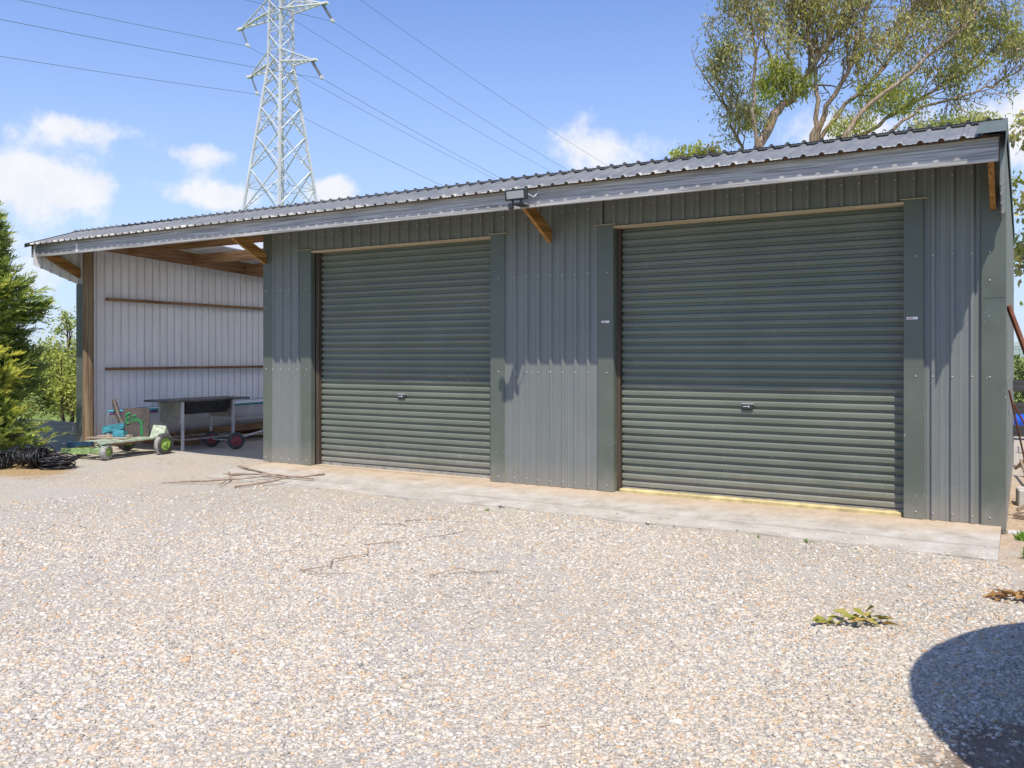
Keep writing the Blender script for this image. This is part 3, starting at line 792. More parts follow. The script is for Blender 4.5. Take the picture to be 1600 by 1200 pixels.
# dinghy against the end wall
bo = thing('dinghy', (-14.15, 12.0, 0), 'grey dinghy with teal and purple gunwale stripe lying along the bay wall', 'boat')
rows = []; ys_ = np.linspace(0, 1, 18); gun = []
for t in ys_:
    y = 9.62 + 4.3*t
    hb = .50*(math.sin(min(1, t*1.25)*math.pi/2)**.75)*(1 - .12*max(0, t-.6)/.4) + .012
    zk = .09 + .46*max(0, 1-t*3.2)**1.7 + .05*t; zg = .60 + .07*t*0.9 + .03*(1-t)
    zc = zk + (zg-zk)*(.30+.25*max(0, 1-t*3))
    xk = -14.12
    sec = [(-hb, zg), (-hb*.96, (zg+zc)/2), (-hb*.82, zc), (-hb*.4, zk+(zc-zk)*.35), (0, zk), (hb*.4, zk+(zc-zk)*.35), (hb*.82, zc), (hb*.96, (zg+zc)/2), (hb, zg)]
    rows.append([(xk+x, y, z) for x, z in sec]); gun.append((xk, y, zg, hb))
m = MB(); m.grid(rows, 0, True); m.face(rows[-1]); m.face([(r[0]) for r in rows] + [(r[-1]) for r in rows[::-1]], 0); m.build('hull', M['hull'], bo)
m = MB(); m.tube([(xk+hb+.005, y, z-.01) for xk, y, z, hb in gun], .022, 8); m.tube([(xk-hb-.005, y, z-.01) for xk, y, z, hb in gun], .022, 8); m.build('gunwale', M['teal'], bo)
m = MB(); m.tube([(xk+hb+.012, y, z-.055) for xk, y, z, hb in gun[:9]], .014, 6); m.build('stripe', M['purple'], bo)
m = MB(); m.tube([(-14.12+hb*.84+.012, y, .33) for xk, y, z, hb in gun[10:16]], .012, 6); m.build('chine_rail', M['galv'], bo)
# timber it rests on
for i, yb in enumerate((11.1, 12.9)):
    o = MB(); o.obox((-14.05, yb, .005), (.50, .06, .085), None); oo = o.build('timber_bearer', M['brownX'])
    props(oo, ['brown timber bearer under the bow half of the dinghy', 'brown timber bearer under the stern half of the dinghy'][i], 'timber', 'timber bearers under the dinghy')
pl = MB(); pl.bar((-13.58, 10.6, .14), (-13.62, 13.4, .20), .05, .12, up=(0, 0, 1)); props(pl.build('timber_plank', M['brownY']), 'long dark brown timber plank beside the dinghy hull behind the bench', 'plank')

for (p0, p1, w_, lb) in (((-13.75, 11.7, .02), (-13.2, 13.2, .03), .14, 'pale grey plank lying on the bay floor under the dinghy side'), ((-12.95, 12.3, GZ+.02), (-12.2, 12.9, GZ+.03), .10, 'short pale board on the bay floor behind the trolley')):
    pk_ = MB(); pk_.bar(p0, p1, w_, .03); props(pk_.build('timber_plank', M['ply']), lb, 'plank')
# hand trolley with red hubs
tr = thing('hand_trolley', (-12.75, 11.05, GZ), 'small two wheeled trolley with red hubs and raised drawbar behind the bench', 'trolley')
wheel(tr, (-12.42, 11.02, .065), (.8, -.6, 0), .155, .09, M['rubber'], M['redhub'])
wheel(tr, (-13.12, 11.06, .06), (.8, -.6, 0), .15, .09, M['rubber'], M['redhub'])
m = MB(); m.tube([(-13.12, 11.06, .06), (-12.42, 11.02, .065)], .014, 8); m.build('axle', M['galv'], tr)
m = MB(); m.tube([(-12.55, 11.10, .08), (-12.35, 11.7, .22), (-12.15, 12.35, .40)], .018, 8); m.build('drawbar', M['galv'], tr)
ob = MB(); ob.obox((-12.33, 12.0, .36), (.07, .13, .06), Matrix.Rotation(.5, 3, 'Z'), 0, 1, .02); ob.build('coupling_block', M['ply'], tr)
# blue rag bundle on the ground
rb = MB(); rr = random.Random(8)
for i in range(7): rb.obox((-12.05+rr.uniform(-.2, .15), 12.0+rr.uniform(-.2, .2), GZ+.04+rr.uniform(0, .06)), (rr.uniform(.05, .11), rr.uniform(.05, .1), rr.uniform(.03, .05)), Matrix.Rotation(rr.uniform(0, 3), 3, 'Z') @ Matrix.Rotation(rr.uniform(-.5, .5), 3, 'X'), rr.choice((0, 1)), .7, .02)
props(rb.build('tarp_bundle', [M['navy'], plain('dusty_blue_tarp', (.08, .14, .28), .7)]), 'crumpled dusty blue tarp heap on the bay floor near the trolley', 'tarp')

# ------------------------------------------------------------------ left side: cable coil, low fence, plants
cb = MB(); rr = random.Random(11)
lat = Vector((.86, .51, 0)); dep = Vector((-.51, .86, 0))
def ring(c, axis, r, ry, n=22, rad=.0085, jig=.012):
    axis = Vector(axis).normalized(); x = axis.cross(Vector((0, 0, 1))); x = x.normalized() if x.length > .1 else Vector((1, 0, 0)); y = axis.cross(x)
    ph = [rr.uniform(0, 6) for _ in range(3)]
    pts = [Vector(c) + x*math.cos(t)*(r+jig*math.sin(3*t+ph[0])) + y*math.sin(t)*(ry+jig*math.sin(2*t+ph[1])) + axis*jig*1.5*math.sin(t+ph[2]) for t in [2*math.pi*k/n for k in range(n+1)]]
    cb.tube(pts, rad, 5, cap=False)
c0 = Vector((-13.05, 7.62, GZ+.17))
for i in range(34): ring(c0 + lat*rr.uniform(-.24, .22) + Vector((0, 0, rr.uniform(-.03, .015))), lat + dep*rr.uniform(-.5, .5) + Vector((0, 0, rr.uniform(-.15, .6))), rr.uniform(.15, .24), rr.uniform(.10, .165))
c1 = Vector((-12.78, 7.80, GZ+.06))
for i in range(30): ring(c1 + lat*rr.uniform(-.03, .10) + Vector((0, 0, rr.uniform(-.03, .09))), Vector((rr.uniform(-.2, .2), rr.uniform(-.25, .1), 1)), rr.uniform(.20, .30), rr.uniform(.10, .18))
c2 = Vector((-13.40, 7.36, GZ+.09))
for i in range(26): ring(c2 + lat*rr.uniform(-.2, .1) + Vector((0, 0, rr.uniform(-.05, .05))), lat*.6 + dep*rr.uniform(-.6, .6) + Vector((0, 0, rr.uniform(-.2, 1))), rr.uniform(.14, .24), rr.uniform(.07, .12))
props(cb.build('cable_coil', M['blackcable']), 'tangled coil of black polythene pipe on the ground under the conifer', 'cable coil')

fn = thing('low_fence', (-15.8, 9.55, GZ), 'low grey board fence with two boards left of the bay post', 'fence')
for i, (z0, z1) in enumerate(((.20, .40), (.0, .19), (-.12, -.015))):
    m = MB(); m.box((-18.2, 9.52, z0), (-14.86, 9.555, z1)); m.build('board', M['fencegrey'], fn)
for x in (-17.9, -16.4, -14.95):
    m = MB(); m.box((x-.045, 9.557, -.2), (x+.045, 9.64, .36)); m.build('post', M['fencegrey'], fn)

# foliage builders ------------------------------------------------
def leaf_quads(C, D, N, L, W):
    """diamond leaves: base C, direction D, side N x D; arrays"""
    D = D/np.linalg.norm(D, axis=1, keepdims=True)
    S = np.cross(D, N); S /= (np.linalg.norm(S, axis=1, keepdims=True)+1e-9)
    L = L[:, None]; W = W[:, None]
    return np.stack([C, C+D*L*.45+S*W*.5, C+D*L, C+D*L*.45-S*W*.5], 1)

def make_conifer(base, H, rad, n):
    root = thing('conifer', base, 'dense conifer hedge tree with yellow green tips at the left edge', 'tree')
    t = MB(); b = Vector(base); t.tube([b, b+Vector((.03, 0, H*.5)), b+Vector((0, .05, H*.93))], [.13, .08, .015], 8)
    V = []; A = []
    for i in range(n):
        hz = rng.random()**.85*.97
        z = base[2] + .05 + hz*(H-.1)
        th = rng.uniform(0, 2*math.pi)
        rmax = rad*((1-hz)**.42)*(.80+.30*math.sin(th*3+z*2.1)+.22*math.sin(z*5.3+th))*min(1, .75+hz*2)
        deep = rng.random()**.38
        r = rmax*deep
        out = np.array([math.cos(th), math.sin(th), 0])
        c = np.array([base[0], base[1], z]) + out*r
        d = out*.85 + np.array([0, 0, .45+.25*hz]) + rng.normal(0, .28, 3)
        d /= np.linalg.norm(d); side = np.cross(d, [0, 0, 1]) + rng.normal(0, .35, 3); side -= d*side.dot(d); side /= np.linalg.norm(side)
        up = np.cross(side, d)
        sl = rng.uniform(.20, .42)*(1.0 if deep > .5 else .8)
        k = 15
        tt = np.linspace(0, 1, k)
        sg = np.where(np.arange(k) % 2 == 0, 1, -1)
        C = c[None] + d[None]*(tt*sl)[:, None] - np.array([0, 0, 1])[None]*(tt**2*sl*.18)[:, None]
        D = d[None]*.9 + side[None]*(sg*(.75-.45*tt))[:, None] + up[None]*rng.normal(0, .25, (k, 1))
        Lq = sl*(.42-.22*tt)*rng.uniform(.8, 1.2, k)
        Q = leaf_quads(C, D, np.repeat(up[None], k, 0), Lq, Lq*.34)
        V.append(Q.reshape(-1, 3))
        lit = max(0, deep-.4)/.6*(.55+.9*math.exp(-((hz-.62)/.26)**2))  # tip colour raised on outer, mid-height sprays to look sunlit
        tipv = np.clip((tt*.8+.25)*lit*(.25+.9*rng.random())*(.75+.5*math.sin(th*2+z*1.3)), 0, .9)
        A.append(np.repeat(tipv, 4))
        if i % 6 == 0: t.tube([(base[0], base[1], z-.25*r), tuple(c)], [.012, .005], 4)
    t.build('trunk', M['darkbark'], root)
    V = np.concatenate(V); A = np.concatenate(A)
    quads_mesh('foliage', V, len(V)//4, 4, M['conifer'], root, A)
    return root
make_conifer((-14.95, 7.62, GZ), 4.22, 1.18, 5600)

def leafy(name, base, label, cat, blobs, n, leaf, mat, bark, stems, droop=.2, group=None, tipy=.25):
    """trunk stems + leaf clumps spread through ellipsoids (cx,cy,cz,rx,ry,rz rel. base)"""
    root = thing(name, base, label, cat, group); b = np.array(base)
    t = MB(); V = []; A = []
    vol = np.array([bb[3]*bb[4]*bb[5] for bb in blobs]); cnt = (n*vol/vol.sum()).astype(int)
    for bb, m in zip(blobs, cnt):
        nc = max(4, m//26)
        cc = rng.normal(0, 1, (nc, 3)); cc /= np.linalg.norm(cc, axis=1, keepdims=True); cc *= rng.random((nc, 1))**.45
        cc = cc*np.array(bb[3:6]) + np.array(bb[:3]) + b
        for c in cc:
            k = 26; spread = rng.uniform(.08, .2)*max(.6, min(bb[3:6]))
            C = c + rng.normal(0, spread, (k, 3))
            D = rng.normal(0, 1, (k, 3)); D[:, 2] -= droop*2.2; N = rng.normal(0, .6, (k, 3)); N[:, 2] += 1
            L = leaf*rng.uniform(.6, 1.3, k)
            V.append(leaf_quads(C, D, N, L, L*(.28 if droop > .5 else .5)).reshape(-1, 3))
            A.append(np.repeat(np.clip(rng.normal(tipy, .25)+.4*((c[2]-b[2]-bb[2])/bb[5]), 0, .85)*np.ones(k), 4))
            if rng.random() < .35:
                o = b + np.array([bb[0]*.4, bb[1]*.4, max(.1, bb[2]-bb[5]*.7)])
                mid = (o+c)/2 + rng.normal(0, .06, 3); t.tube([o, mid, c], [.02, .012, .004], 5)
    for (pts, r0, r1) in stems:
        pp = [tuple(b+np.array(p)) for p in pts]; t.tube(pp, list(np.linspace(r0, r1, len(pp))), 8)
    t.build('trunk', bark, root); V = np.concatenate(V); A = np.concatenate(A)
    quads_mesh('foliage', V, len(V)//4, 4, mat, root, A); return root

leafy('shrub', (-19.3, 12.2, -.13), 'yellow green leafy shrub behind the low board fence', 'shrub',
      [(0, 0, 1.5, 1.0, .9, .75), (.55, .2, 1.15, .8, .7, .75), (-.7, -.2, 1.2, .8, .8, .9), (-.25, 0, 2.35, .35, .35, .55), (.75, .3, 1.9, .45, .4, .35), (.1, 0, .75, .9, .6, .4)], 15000, .09, M['shrub'], M['darkbark'],
      [([(0, 0, 0), (.05, 0, .6), (-.1, 0, 1.5), (-.2, 0, 2.6)], .05, .012), ([(.25, 0, 0), (.35, .05, .7), (.6, .1, 1.5)], .045, .012), ([(-.3, 0, 0), (-.45, 0, .8), (-.7, 0, 1.6)], .05, .012), ([(.9, .15, 0), (.92, .15, .8), (.8, .2, 1.6)], .05, .02)], .1)
leafy('shrub', (-17.6, 10.9, -.13), 'pale green sapling close behind the low board fence beside the shed corner', 'shrub',
      [(0, 0, 1.15, .40, .40, .55), (.35, .1, .95, .42, .35, .5)], 1700, .08, M['shrub'], M['darkbark'], [([(0, 0, 0), (.02, 0, .6), (-.02, 0, 1.7)], .03, .008)], .1, None, .5)

# ------------------------------------------------------------------ gum tree behind the shed
LAT = np.array([.86, .51, 0]); DEP = np.array([-.51, .86, 0])
def gum(base, label):
    root = thing('gum_tree', base, label, 'tree'); b = np.array(base)
    t = MB(); LV = []; LA = []; rr = random.Random(21)
    K = .0203
    def W(px, py, dep=0.): return b + LAT*((px-1240)*K) + DEP*dep + np.array([0, 0, 1.75+(555-py)*K])
    from mathutils import noise as mn
    def leaves(c, k, spread, tip, L0=.135):
        q = mn.noise(Vector(c)*.95) + .45*mn.noise(Vector(c)*2.3+Vector((9, 3, 1)))
        if tip < .38:
            if q < -.12: k = int(k*.35)
            elif q > .18: k = int(k*1.5)
        tip = tip + .45*mn.noise(Vector(c)*.8+Vector((3, 7, 2)))
        if k < 1: return
        C = c + rng.normal(0, spread, (k, 3)); D = rng.normal(0, .55, (k, 3)); D[:, 2] -= .8
        L = L0*rng.uniform(.6, 1.35, k); N = rng.normal(0, 1, (k, 3))
        LV.append(leaf_quads(C, D, N, L, L*.30).reshape(-1, 3)); LA.append(np.full(k*4, np.clip(rng.normal(tip, .12), 0, .9)))
    def branch(p, d, L, r, lev, dens, tip):
        p = np.array(p, float); d = d/np.linalg.norm(d); n = max(3, int(L/.35)); pts = [p.copy()]
        for i in range(n):
            d = d + rng.normal(0, .13, 3) + np.array([0, 0, .05]); d /= np.linalg.norm(d)
            p = p + d*L/n; pts.append(p.copy())
            if lev < 3 and i >= 1 and rng.random() < (.75 if lev < 2 else .55):
                nd = d + rng.normal(0, .62, 3); nd[2] += .12
                branch(p, nd, L*rng.uniform(.4, .68), r*.55, lev+1, dens, tip)
            if lev >= 2 and rng.random() < .55*dens: leaves(p, int(rng.integers(3, 8)), .10, tip)
        t.tube([tuple(q) for q in pts], list(np.linspace(r, max(.011, r*.35), len(pts))), 5 if r > .02 else 4)
        if rng.random() < dens+.15: leaves(p, int(rng.integers(18, 36)), .20, tip)
    def limb(pp, r0, r1, dens=.8, tip=.12, start=.3, every=.5, sub=1.5, up=.35):
        P = [W(*q) for q in pp]
        # smooth the drawn limb
        Q = []
        for i in range(len(P)-1):
            a_, c_ = P[i], P[i+1]
            for s in np.linspace(0, 1, 5)[:-1]: Q.append(a_+(c_-a_)*s + rng.normal(0, .035, 3))
        Q.append(P[-1]); rad = list(np.linspace(r0, r1, len(Q)))
        rad = [q*.56 for q in rad]; t.tube([tuple(q) for q in Q], rad, 8)
        for i in range(int(len(Q)*start), len(Q)):
            for _ in range(3 if rng.random() < .6 else 2):
                d = Q[min(i+1, len(Q)-1)] - Q[max(0, i-1)]; d /= np.linalg.norm(d)
                nd = d + rng.normal(0, .55, 3); nd[2] += up
                branch(Q[i], nd, sub*rng.uniform(.6, 1.3), max(.014, rad[i]*.42), 1, dens, tip)
    base_px = (1238, 640)
    limb([(1232, 645, 0), (1205, 400, 0), (1195, 245, 0), (1219, 192, .2), (1245, 170, .3), (1277, 123, .2), (1297, 82, 0), (1326, 33, -.3), (1345, -40, -.5)], .36, .06, .55, .12, .52)
    limb([(1225, 520, .3), (1180, 300, .8), (1178, 235, 1), (1160, 185, 1), (1150, 145, 1), (1143, 118, .9)], .14, .02, .5, .02, .4, sub=.62)
    t.tube([tuple(W(*q)) for q in ((1158, 178, 1), (1130, 140, .9), (1108, 106, .9), (1102, 88, .9), (1104, 74, .9))], [.03, .022, .016, .011, .006], 5)
    t.tube([tuple(W(*q)) for q in ((1104, 92, .9), (1111, 80, .9), (1112, 72, .9))], [.01, .008, .004], 4)
    limb([(1180, 290, -.6), (1172, 200, -.8), (1178, 130, -.8), (1166, 70, -.8), (1150, 15, -.7), (1148, -40, -.7)], .10, .03, .95, .02, .35, sub=.85)
    limb([(1240, 176, .3), (1216, 105, .5), (1200, 50, .5), (1190, -10, .6)], .09, .03, .6, .05, .45, sub=1.2)
    limb([(1250, 165, .3), (1237, 110, 0), (1234, 60, -.2), (1232, -30, -.4)], .10, .03, .45, .08, .3, sub=1.2)
    limb([(1262, 420, .2), (1275, 225, 0), (1280, 180, 0), (1276, 130, 0), (1266, 80, 0), (1275, 20, .2), (1282, -40, .2)], .16, .04, .4, .08, .5, sub=1.2)
    limb([(1268, 420, .5), (1287, 225, .5), (1300, 180, .4), (1335, 115, .2), (1352, 60, .2), (1372, -20, .2)], .20, .05, .5, .12, .5, sub=1.4)
    limb([(1290, 420, .5), (1298, 225, .5), (1330, 175, .5), (1390, 120, .6), (1430, 60, .8), (1462, 0, 1)], .16, .04, .55, .14, .45, sub=1.5)
    limb([(1300, 420, -.5), (1310, 232, -.5), (1345, 190, -.6), (1420, 130, -.8), (1490, 70, -.8), (1530, 15, -.6), (1560, -20, -.6)], .16, .03, .6, .12, .45, sub=1.5)
    limb([(1320, 420, .3), (1335, 240, .3), (1390, 195, .4), (1470, 150, .6), (1540, 110, .8), (1582, 75, .8)], .15, .03, .6, .15, .45, sub=1.3)
    limb([(1340, 430, -.2), (1370, 235, -.2), (1430, 190, -.2), (1510, 165, 0), (1570, 140, 0), (1588, 118, 0)], .12, .02, .6, .22, .5, sub=.9, up=.15)
    limb([(1400, 60, .8), (1440, 20, .8), (1450, -40, .8)], .06, .03, .95, .1, .2, sub=1.2)
    # dense weeping clumps (bright new growth)
    for (px, py, rx, rz, k, tip) in ((1222, 132, .70, .48, 150, .66), (1203, 158, .38, .5, 60, .6), (1255, 150, .55, .38, 70, .58), (1232, 165, .5, .4, 40, .45), (1385, 165, .95, .60, 190, .45), (1420, 175, .6, .5, 60, .5), (1345, 195, .8, .35, 60, .25), (1460, 220, 1.6, .26, 150, .45), (1505, 208, 1.0, .24, 90, .5), (1330, 215, .7, .25, 70, .4), (1190, 205, .45, .5, 60, .3), (1300, 50, 1.2, .7, 90, .15), (1400, 85, 1.3, .7, 120, .25), (1480, 60, 1.2, .7, 110, .25), (1540, 60, .9, .6, 80, .25), (1260, 30, .9, .6, 70, .15), (1500, 130, 1.0, .4, 70, .25), (1345, 120, .6, .6, 40, .2), (1160, 25, .45, .7, 70, .05), (1158, 120, .35, .8, 50, .0), (1172, 195, .45, .5, 40, .1), (1470, 15, .6, .45, 60, .1), (1580, 95, .5, .4, 45, .35), (1565, 140, .45, .25, 25, .3), (1500, 90, .7, .4, 40, .1), (1440, 55, .8, .5, 50, .1)):
        for _ in range(k):
            u_ = rng.normal(0, 1, 3); u_ /= np.linalg.norm(u_); u_ *= rng.random()**.4
            c = W(px, py, u_[1]*rx + .2) + LAT*u_[0]*rx + np.array([0, 0, u_[2]*rz])
            kk = int(rng.integers(8, 16)); leaves(c, kk, .085, tip)
    t.build('trunk', M['bark'], root); V = np.concatenate(LV); A = np.concatenate(LA)
    quads_mesh('foliage', V, len(V)//4, 4, M['gum'], root, A)
    print('gum leaves', len(V)//4, 'faces', len(t.f))
gum((-6.05, 26.65, -.13), 'tall wide spreading gum tree with bare limbs behind the shed roof')
leafy('small_tree', (-9.9, 29.2, -.13), 'small round topped green tree just showing over the roof left of the big gum', 'tree',
      [(0, 0, 8.5, 1.1, 1.0, .65), (-.55, 0, 8.2, .6, .6, .5), (.6, 0, 8.3, .65, .6, .5)], 5200, .17, M['gum'], M['bark'], [([(0, 0, 0), (.1, 0, 4), (0, 0, 8)], .16, .03), ([(0, 0, 5), (-.5, 0, 8.4)], .06, .02)], .5, None, .3)
leafy('small_tree', (1.55, 21.5, -.13), 'loose leaved yellow green tree past the right end of the shed', 'tree',
      [(-1.1, 0, 6.6, .9, .9, .5), (-.9, 0, 5.2, 1.0, .9, .7), (-1.0, .3, 4.0, 1.1, .9, .55), (.6, 0, 5.8, 1.6, 1.3, 1.4), (-.8, 0, 3.0, .8, .8, .28), (.6, 0, 3.6, 1.5, 1.2, .9)], 16000, .16, M['gum'], M['bark'], [([(0, 0, 0), (.1, 0, 2), (-.1, 0, 4), (-.6, 0, 6.4)], .16, .03), ([(.05, 0, 2), (.9, 0, 4.2), (1.2, 0, 6)], .08, .02), ([(0, 0, 2.6), (-.9, 0, 4.4)], .05, .02)], .5, None, .28)
leafy('shrub', (.35, 24.0, -.13), 'low dense green shrub behind the rail fence right of the shed', 'shrub',
      [(-.4, 0, .8, 1.1, .8, .8), (.9, 0, .9, 1.1, .8, .9), (-.3, 0, 1.5, .8, .6, .4)], 5200, .10, M['shrub'], M['darkbark'], [([(0, 0, 0), (0, 0, 1.4)], .05, .02), ([(.7, 0, 0), (.9, 0, 1.5)], .05, .02)], .1, None, .1)

# ------------------------------------------------------------------ right of the shed
rf = thing('rail_fence', (1.5, 15.1, -.13), 'dark grey three rail fence running off past the right end of the shed', 'fence')
for z in (1.17, .83, .49):
    m = MB(); m.box((-.17, 15.08, z-.085), (5.5, 15.12, z+.085)); m.build('rail', M['fencedark'], rf)
for x in (1.0, 3.2, 5.4):
    m = MB(); m.box((x-.06, 15.122, -.2), (x+.06, 15.24, 1.4)); m.build('post', M['fencedark'], rf)
m = MB(); m.tube([(-.145, 10.05, 2.13), (.02, 10.15, 1.62), (.62, 10.5, -.10)], [.026, .026, .026], 4, smooth=False)
props(m.build('steel_prop', M['rust']), 'rusty steel prop leaning against the right end wall', 'prop')
for i, (p0, p1, lb) in enumerate((((-.150, 10.9, 1.25), (.10, 11.6, -.1), 'thin rusty rod leaning left, the darker of two beside the end wall'), ((-.140, 11.1, 1.15), (.42, 12.3, -.1), 'thin rusty rod slanting right across the other rod by the end wall'))):
    m = MB(); m.tube([p0, p1], .011, 6); props(m.build('steel_rod', M['rust']), lb, 'rod', 'rusty rods by the end wall')
bd = thing('blue_drum', (.25, 20.4, -.13), 'bright blue plastic drum lying behind the rail fence', 'drum')
m = MB(); m.lathe((-.22, 20.4, .22), (1, .15, 0), [(0, .10), (0, .22), (.03, .24), (.25, .24), (.27, .25), (.29, .24), (.55, .24), (.57, .25), (.59, .24), (.85, .24), (.88, .22), (.88, .10)], 24); m.build('drum_body', M['blue'], bd)
m = MB(); m.lathe((-.225, 20.4, .30), (-1, -.15, 0), [(0, .035), (.03, .033)], 12); m.build('drum_cap', M['white'], bd)
m = MB(); m.obox((.14, 11.55, .0), (.22, .16, .10), Matrix.Rotation(.1, 3, 'Z'), 0, 1, .012); props(m.build('concrete_block', M['block']), 'pale concrete block on the dirt right of the shed', 'block')
m = MB(); m.obox((.45, 9.62, -.085), (.60, .075, .022), None, 0, 1, .01); props(m.build('concrete_edging', M['block']), 'flat pale concrete edging strip at the right corner of the shed', 'edging')
m = MB(); m.bar((-.1, 17.6, -.02), (1.6, 18.0, .02), .10, .10); props(m.build('grey_pole', M['block']), 'pale grey pole lying on the dirt in front of the blue drum', 'pole')
m = MB(); m.tube([(-.12, 14.2, .02), (.05, 14.0, .22), (.3, 14.3, .35), (.6, 14.6, .4)], [.02, .03, .035, .03], 6); m.tube([(-.05, 14.1, .15), (.02, 13.2, .02), (.15, 12.7, -.08)], .02, 6); m.tube([(.05, 14, .2), (.25, 13.6, .0)], .014, 5)
props(m.build('dead_branch', M['bark']), 'forked grey dead branch on the dirt beside the end wall', 'branch')
for i, (x, y, a_, lb) in enumerate(((-.02, 10.9, .4, 'broken timber offcut leaning up against the concrete block'), (-.04, 10.5, -.5, 'short brown timber offcut flat on the dirt by the end wall'))):
    m = MB(); m.obox((x+.02, y, -.06+.05*(1-i)), (.09, .02, .02), Matrix.Rotation(a_, 3, 'Z') @ Matrix.Rotation(-.5*(1-i), 3, 'Y')); props(m.build('timber_offcut', M['stick']), lb, 'offcut', 'timber offcuts right of the shed')

def tuft(x, y, lb, n=40, h=.09, z=GZ):
    C = np.stack([x+rng.normal(0, .3*h, n), y+rng.normal(0, .3*h, n), np.full(n, z)], 1); D = rng.normal(0, .55, (n, 3)); D[:, 2] = 1
    L = h*rng.uniform(.5, 1.3, n); V = leaf_quads(C, D, rng.normal(0, 1, (n, 3)), L, L*.13+.004).reshape(-1, 3)
    props(quads_mesh('grass_tuft', V, n, 4, M['grassblade'], None, None, None, (x, y, z)), lb, 'grass tuft', 'grass tufts')
tuft(-.02, 9.28, 'green grass tuft on the dirt beside the shed corner edging', 60, .10); tuft(.02, 8.5, 'green grass tuft at the right edge nearer than the edging strip', 60, .09)
tuft(-1.72, 8.18, 'tiny weed in the gravel in front of the right roller door', 18, .045); tuft(-5.1, 8.05, 'tiny weed at the edge of the apron between the two doors', 14, .04)
tuft(-2.15, 8.16, 'tiny dull weed left of the other weed by the right door', 12, .035)

# leaf litter
def litter(name, cx, cy, dx, dy, n, L0, mat, lb, cat, dirv):
    s = rng.uniform(-1, 1, n)
    C = np.stack([cx+dx*s+rng.normal(0, .03, n), cy+dy*s+rng.normal(0, .03, n), GZ+rng.uniform(.005, .06, n)], 1)
    D = np.array(dirv)[None]*rng.choice([-1, 1], (n, 1)) + rng.normal(0, .42, (n, 3)); D[:, 2] *= .35; N = rng.normal(0, .45, (n, 3)); N[:, 2] += 1
    L = L0*rng.uniform(.6, 1.3, n); Q = leaf_quads(C, D, N, L, L*.42)
    Q[:, 1, 2] += .018; Q[:, 3, 2] += .012; Q[..., 2] = np.maximum(Q[..., 2], GZ+.004)
    # two faces per leaf so that it curls
    V = np.concatenate([Q[:, [0, 1, 2]], Q[:, [0, 2, 3]]], 1).reshape(-1, 3)
    props(quads_mesh(name, V, n*2, 3, mat, None, None, None, (cx, cy, GZ)), lb, cat)
litter('leaf_spray', -.95, 5.87, .155, .13, 30, .105, M['wiltleaf'], 'wilted yellow green spray of leaves lying alone on the gravel', 'leaves', (.7, .6, 0))
litter('leaf_litter', -.02, 7.02, .14, .05, 46, .085, M['deadleaf'], 'dry orange brown leaf litter on the gravel at the right edge', 'leaves', (1, .2, 0))

# bark strips lying on the left end of the apron, twigs on the gravel
def stick(name, pts, r, lb, cat, grp, flat=.35):
    m = MB(); P = [Vector(p) for p in pts]; Q = []
    for i in range(len(P)-1):
        for s in np.linspace(0, 1, 4)[:-1]: Q.append(P[i].lerp(P[i+1], s) + Vector((random.uniform(-.008, .008), random.uniform(-.008, .008), random.uniform(0, .006))))
    Q.append(P[-1]); r *= .72; m.tube(Q, [r*(.55+.7*random.random()) for _ in Q], 5, smooth=False)
    props(m.build(name, M['stick']), lb, cat, grp)
z = -.055
G1 = 'bark strips on the apron'
stick('bark_strip', [(-9.98, 8.90, z+.05), (-9.3, 8.74, z+.02), (-8.87, 8.62, z), (-8.5, 8.78, z+.02), (-8.35, 8.98, z+.04)], .024, 'longest brown bark strip, curving across the top of the strip pile on the apron', 'bark strip', G1)
stick('bark_strip', [(-9.6, 8.45, z), (-9.0, 8.55, z+.04), (-8.2, 8.60, z+.03)], .026, 'wide pinkish brown bark strip pointing at the left roller door', 'bark strip', G1)
stick('bark_strip', [(-9.9, 7.55, z-.02), (-9.4, 7.95, z), (-9.0, 8.3, z+.02), (-8.8, 8.6, z+.04)], .017, 'thin bark strip running from the gravel up to the pile', 'bark strip', G1)
stick('bark_strip', [(-9.8, 8.55, z+.02), (-9.35, 8.2, z), (-9.02, 7.72, z-.01)], .016, 'short dark bark strip crossing the left of the pile', 'bark strip', G1)
stick('bark_strip', [(-8.75, 7.75, z-.01), (-8.6, 8.05, z+.01), (-8.45, 8.45, z+.05)], .020, 'short thick bark strip at the near right of the pile', 'bark strip', G1)
stick('bark_strip', [(-9.6, 8.28, z+.03), (-9.0, 8.38, z+.06), (-8.45, 8.36, z+.05)], .013, 'thinnest bark strip lying flat across the middle of the pile', 'bark strip', G1)
G2 = 'twigs on the gravel'; z = GZ+.012
def twig(pts, lb, r=.007): stick('twig', pts, r*.8, lb, 'twig', G2)
twig([(-5.02, 5.95, z), (-4.86, 5.75, z), (-4.98, 5.45, z), (-4.82, 5.25, z), (-4.95, 5.05, z)], 'bent red brown twig in an S shape on the open gravel', .008)
twig([(-4.98, 5.08, z), (-4.72, 5.02, z), (-4.52, 5.18, z)], 'short forked red brown twig touching the bent twig')
twig([(-3.95, 5.42, z), (-3.84, 5.68, z+.02), (-3.70, 5.70, z), (-3.55, 5.86, z)], 'wavy brown twig alone on the gravel right of centre', .009)
twig([(-5.62, 6.80, z), (-5.45, 6.95, z), (-5.30, 6.88, z)], 'short twig beyond the bent twig towards the apron', .009)
twig([(-5.50, 7.10, z), (-5.3, 7.32, z), (-5.05, 7.28, z), (-4.9, 7.42, z)], 'dark wavy twig nearest the apron between the doors', .008)
twig([(-4.9, 6.45, z), (-4.75, 6.68, z), (-4.68, 6.98, z)], 'straight slim twig pointing at the wall between the doors', .006)
twig([(-5.12, 6.0, z), (-5.02, 6.2, z), (-4.9, 6.28, z)], 'small curled twig just beyond the bent twig', .008)

